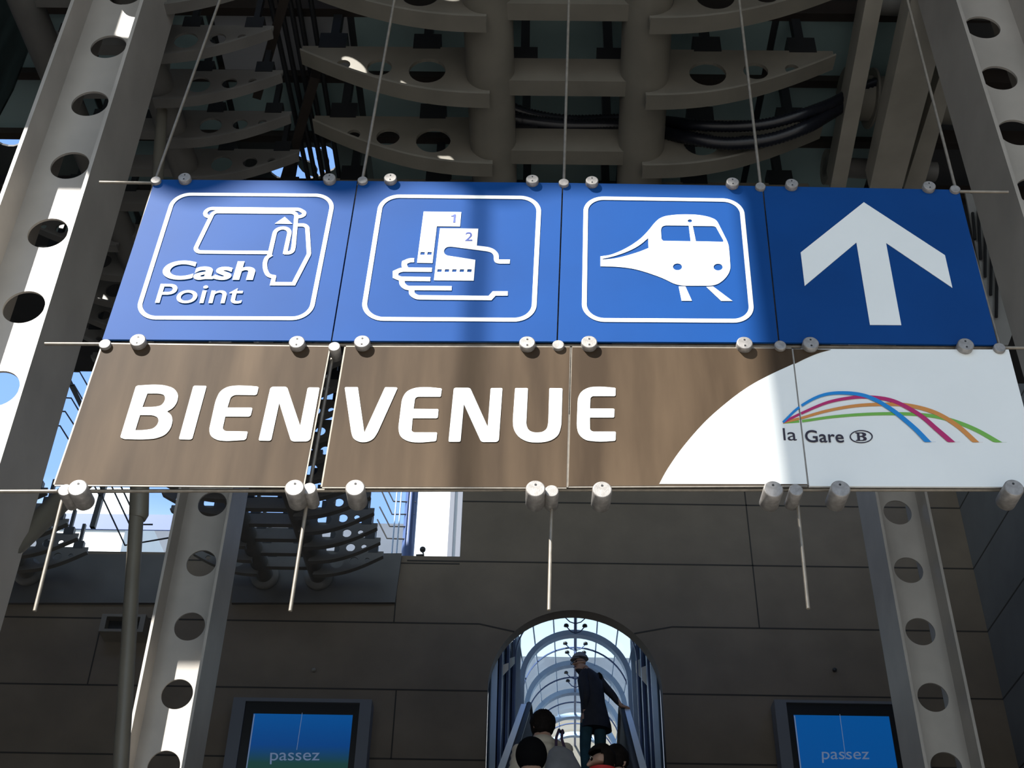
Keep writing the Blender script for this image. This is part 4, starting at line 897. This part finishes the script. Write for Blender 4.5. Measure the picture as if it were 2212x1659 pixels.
# --- figures seen from behind, lower on the escalator
def back_figure(label, px, ytop, Y, fx, hfd, coat, hair_m, style, h=1.70, collar=None, puffy=False, facing=False):
    top = at(px, ytop, Y=Y); loc = Vector((top.x, Y, top.z-h*1.01)); t = person(label, loc)
    J, E, f, r, k = base_skeleton(fx, h); c = Vector(J['skull'][:3]); face(J, E, hfd, c, k)
    for n, s_ in (('l', -1), ('r', 1)): hand(J, E, 'wr'+n, f*.4+Vector((0, 0, -1)), s_, curl=.3)
    def mo(q):
        if q.z < .09*k: return 3
        if q.z > 1.50*k or (q.z < .90*k and abs(q.dot(r)) > .19*k): return 0
        return 2 if q.z < .88*k else 1
    me = skin('body', J, E, mo, mats=('skin', coat, 'trouser', 'shoe')); o = link('body', me); o.parent = t
    ro = math.atan2(r.y, r.x); rings = []; N = 60
    for i in range(N+1):
        u = i/N; z = .80+.72*u; w = .205-.02*math.sin(u*PI) if u < .72 else .205-(u-.72)/.28*.125; d_ = .145 if u < .75 else .145-(u-.75)/.25*.065
        b = (.014*abs(math.sin(u*PI*9)) if puffy else 0); g = 1.12 if puffy else 1.0
        rings.append((0, 0, z*k, (w*g+b)*k, (d_*g+b)*k, ro))
    o = loft(rings).build('jacket', M[coat]); o.parent = t
    for s_, n in ((-1, 'l'), (1, 'r')):
        A, B, C_ = [Vector(J[q+n][:3]) for q in ('sh', 'el', 'wr')]; pts_ = []; rs = []
        for i in range(31):
            u = i/30; p = A+(B-A)*(u*2) if u < .5 else B+(C_-B)*(u*2-1); pts_.append(p); rs.append((.085-.035*u+(.012*abs(math.sin(u*PI*9)) if puffy else 0))*k*(1.12 if puffy else 1))
        o = MB().tube(pts_, rs, 18).build('sleeve', M[coat]); o.parent = t
    o, _, rr = head_features(t, c+Vector((0, 0, .005)), hfd, hair_m, style, .98*k); o.matrix_parent_inverse = Matrix.Identity(4)
    if facing:
        face_marks(t, c, hfd, k)
        for ch in t.children:
            if ch.name.split('.')[0] in ('eye', 'eyebrow', 'mouth'): ch.matrix_parent_inverse = Matrix.Identity(4)
    if collar:
        o = loft([(0, 0, z*k, rx*k, ry*k, ro) for z, rx, ry in ((1.44, .135, .11), (1.49, .125, .105), (1.55, .11, .10), (1.585, .105, .098))]).build('collar', M[collar]); o.parent = t
    return t, loc, J, f, r, k
wt, wl, J, f, r, k = back_figure('person in a beige quilted jacket seen from behind, dark hair', 1172, 1541, 10.6, (.12, 1), (.1, 1, 0), 'puffer', 'hair', 'long', 1.62, puffy=True)
bt = thing('shoulder_bag', 'grey bag with purple strap on the back of the beige jacket', 'bag', wl+Vector((.20, -.2, .98)))
bc = wl+Vector((.16, -.215, 1.10))
o = loft([(bc.x+.02, bc.y, bc.z-.19, .13, .05, .1), (bc.x+.02, bc.y, bc.z-.17, .16, .065, .1), (bc.x+.01, bc.y, bc.z-.02, .155, .07, .1), (bc.x-.01, bc.y+.01, bc.z+.12, .10, .05, .1), (bc.x-.02, bc.y+.015, bc.z+.16, .05, .025, .1)]).build('bag_body', M['bag'], bt)
MB().tube([bc+Vector((-.05, .01, .13)), bc+Vector((-.045, .03, .25)), bc+Vector((-.02, .10, .345)), bc+Vector((.0, .2, .36))], .012, 8).build('strap', M['strap'], bt)
MB().tube([bc+Vector((.03, .01, .13)), bc+Vector((.0, .03, .24)), bc+Vector((.01, .10, .34)), bc+Vector((.02, .2, .355))], .012, 8).build('strap', M['strap'], bt)
back_figure('person in a black knitted hat at the bottom of the picture, seen from behind', 1148, 1602, 9.2, (0, 1), (.05, 1, 0), 'black', 'beanie', 'beanie', 1.72)
back_figure('person with short dark hair and red collar turning their face left', 1300, 1614, 9.3, (-.3, 1), (-.95, -.15, -.1), 'jacket', 'hair', 'hair', 1.72, collar='red', facing=True)
back_figure('person with dark hair in a black jacket behind the red collar', 1330, 1614, 10.4, (0, 1), (.1, 1, 0), 'black', 'hair', 'hair', 1.72)
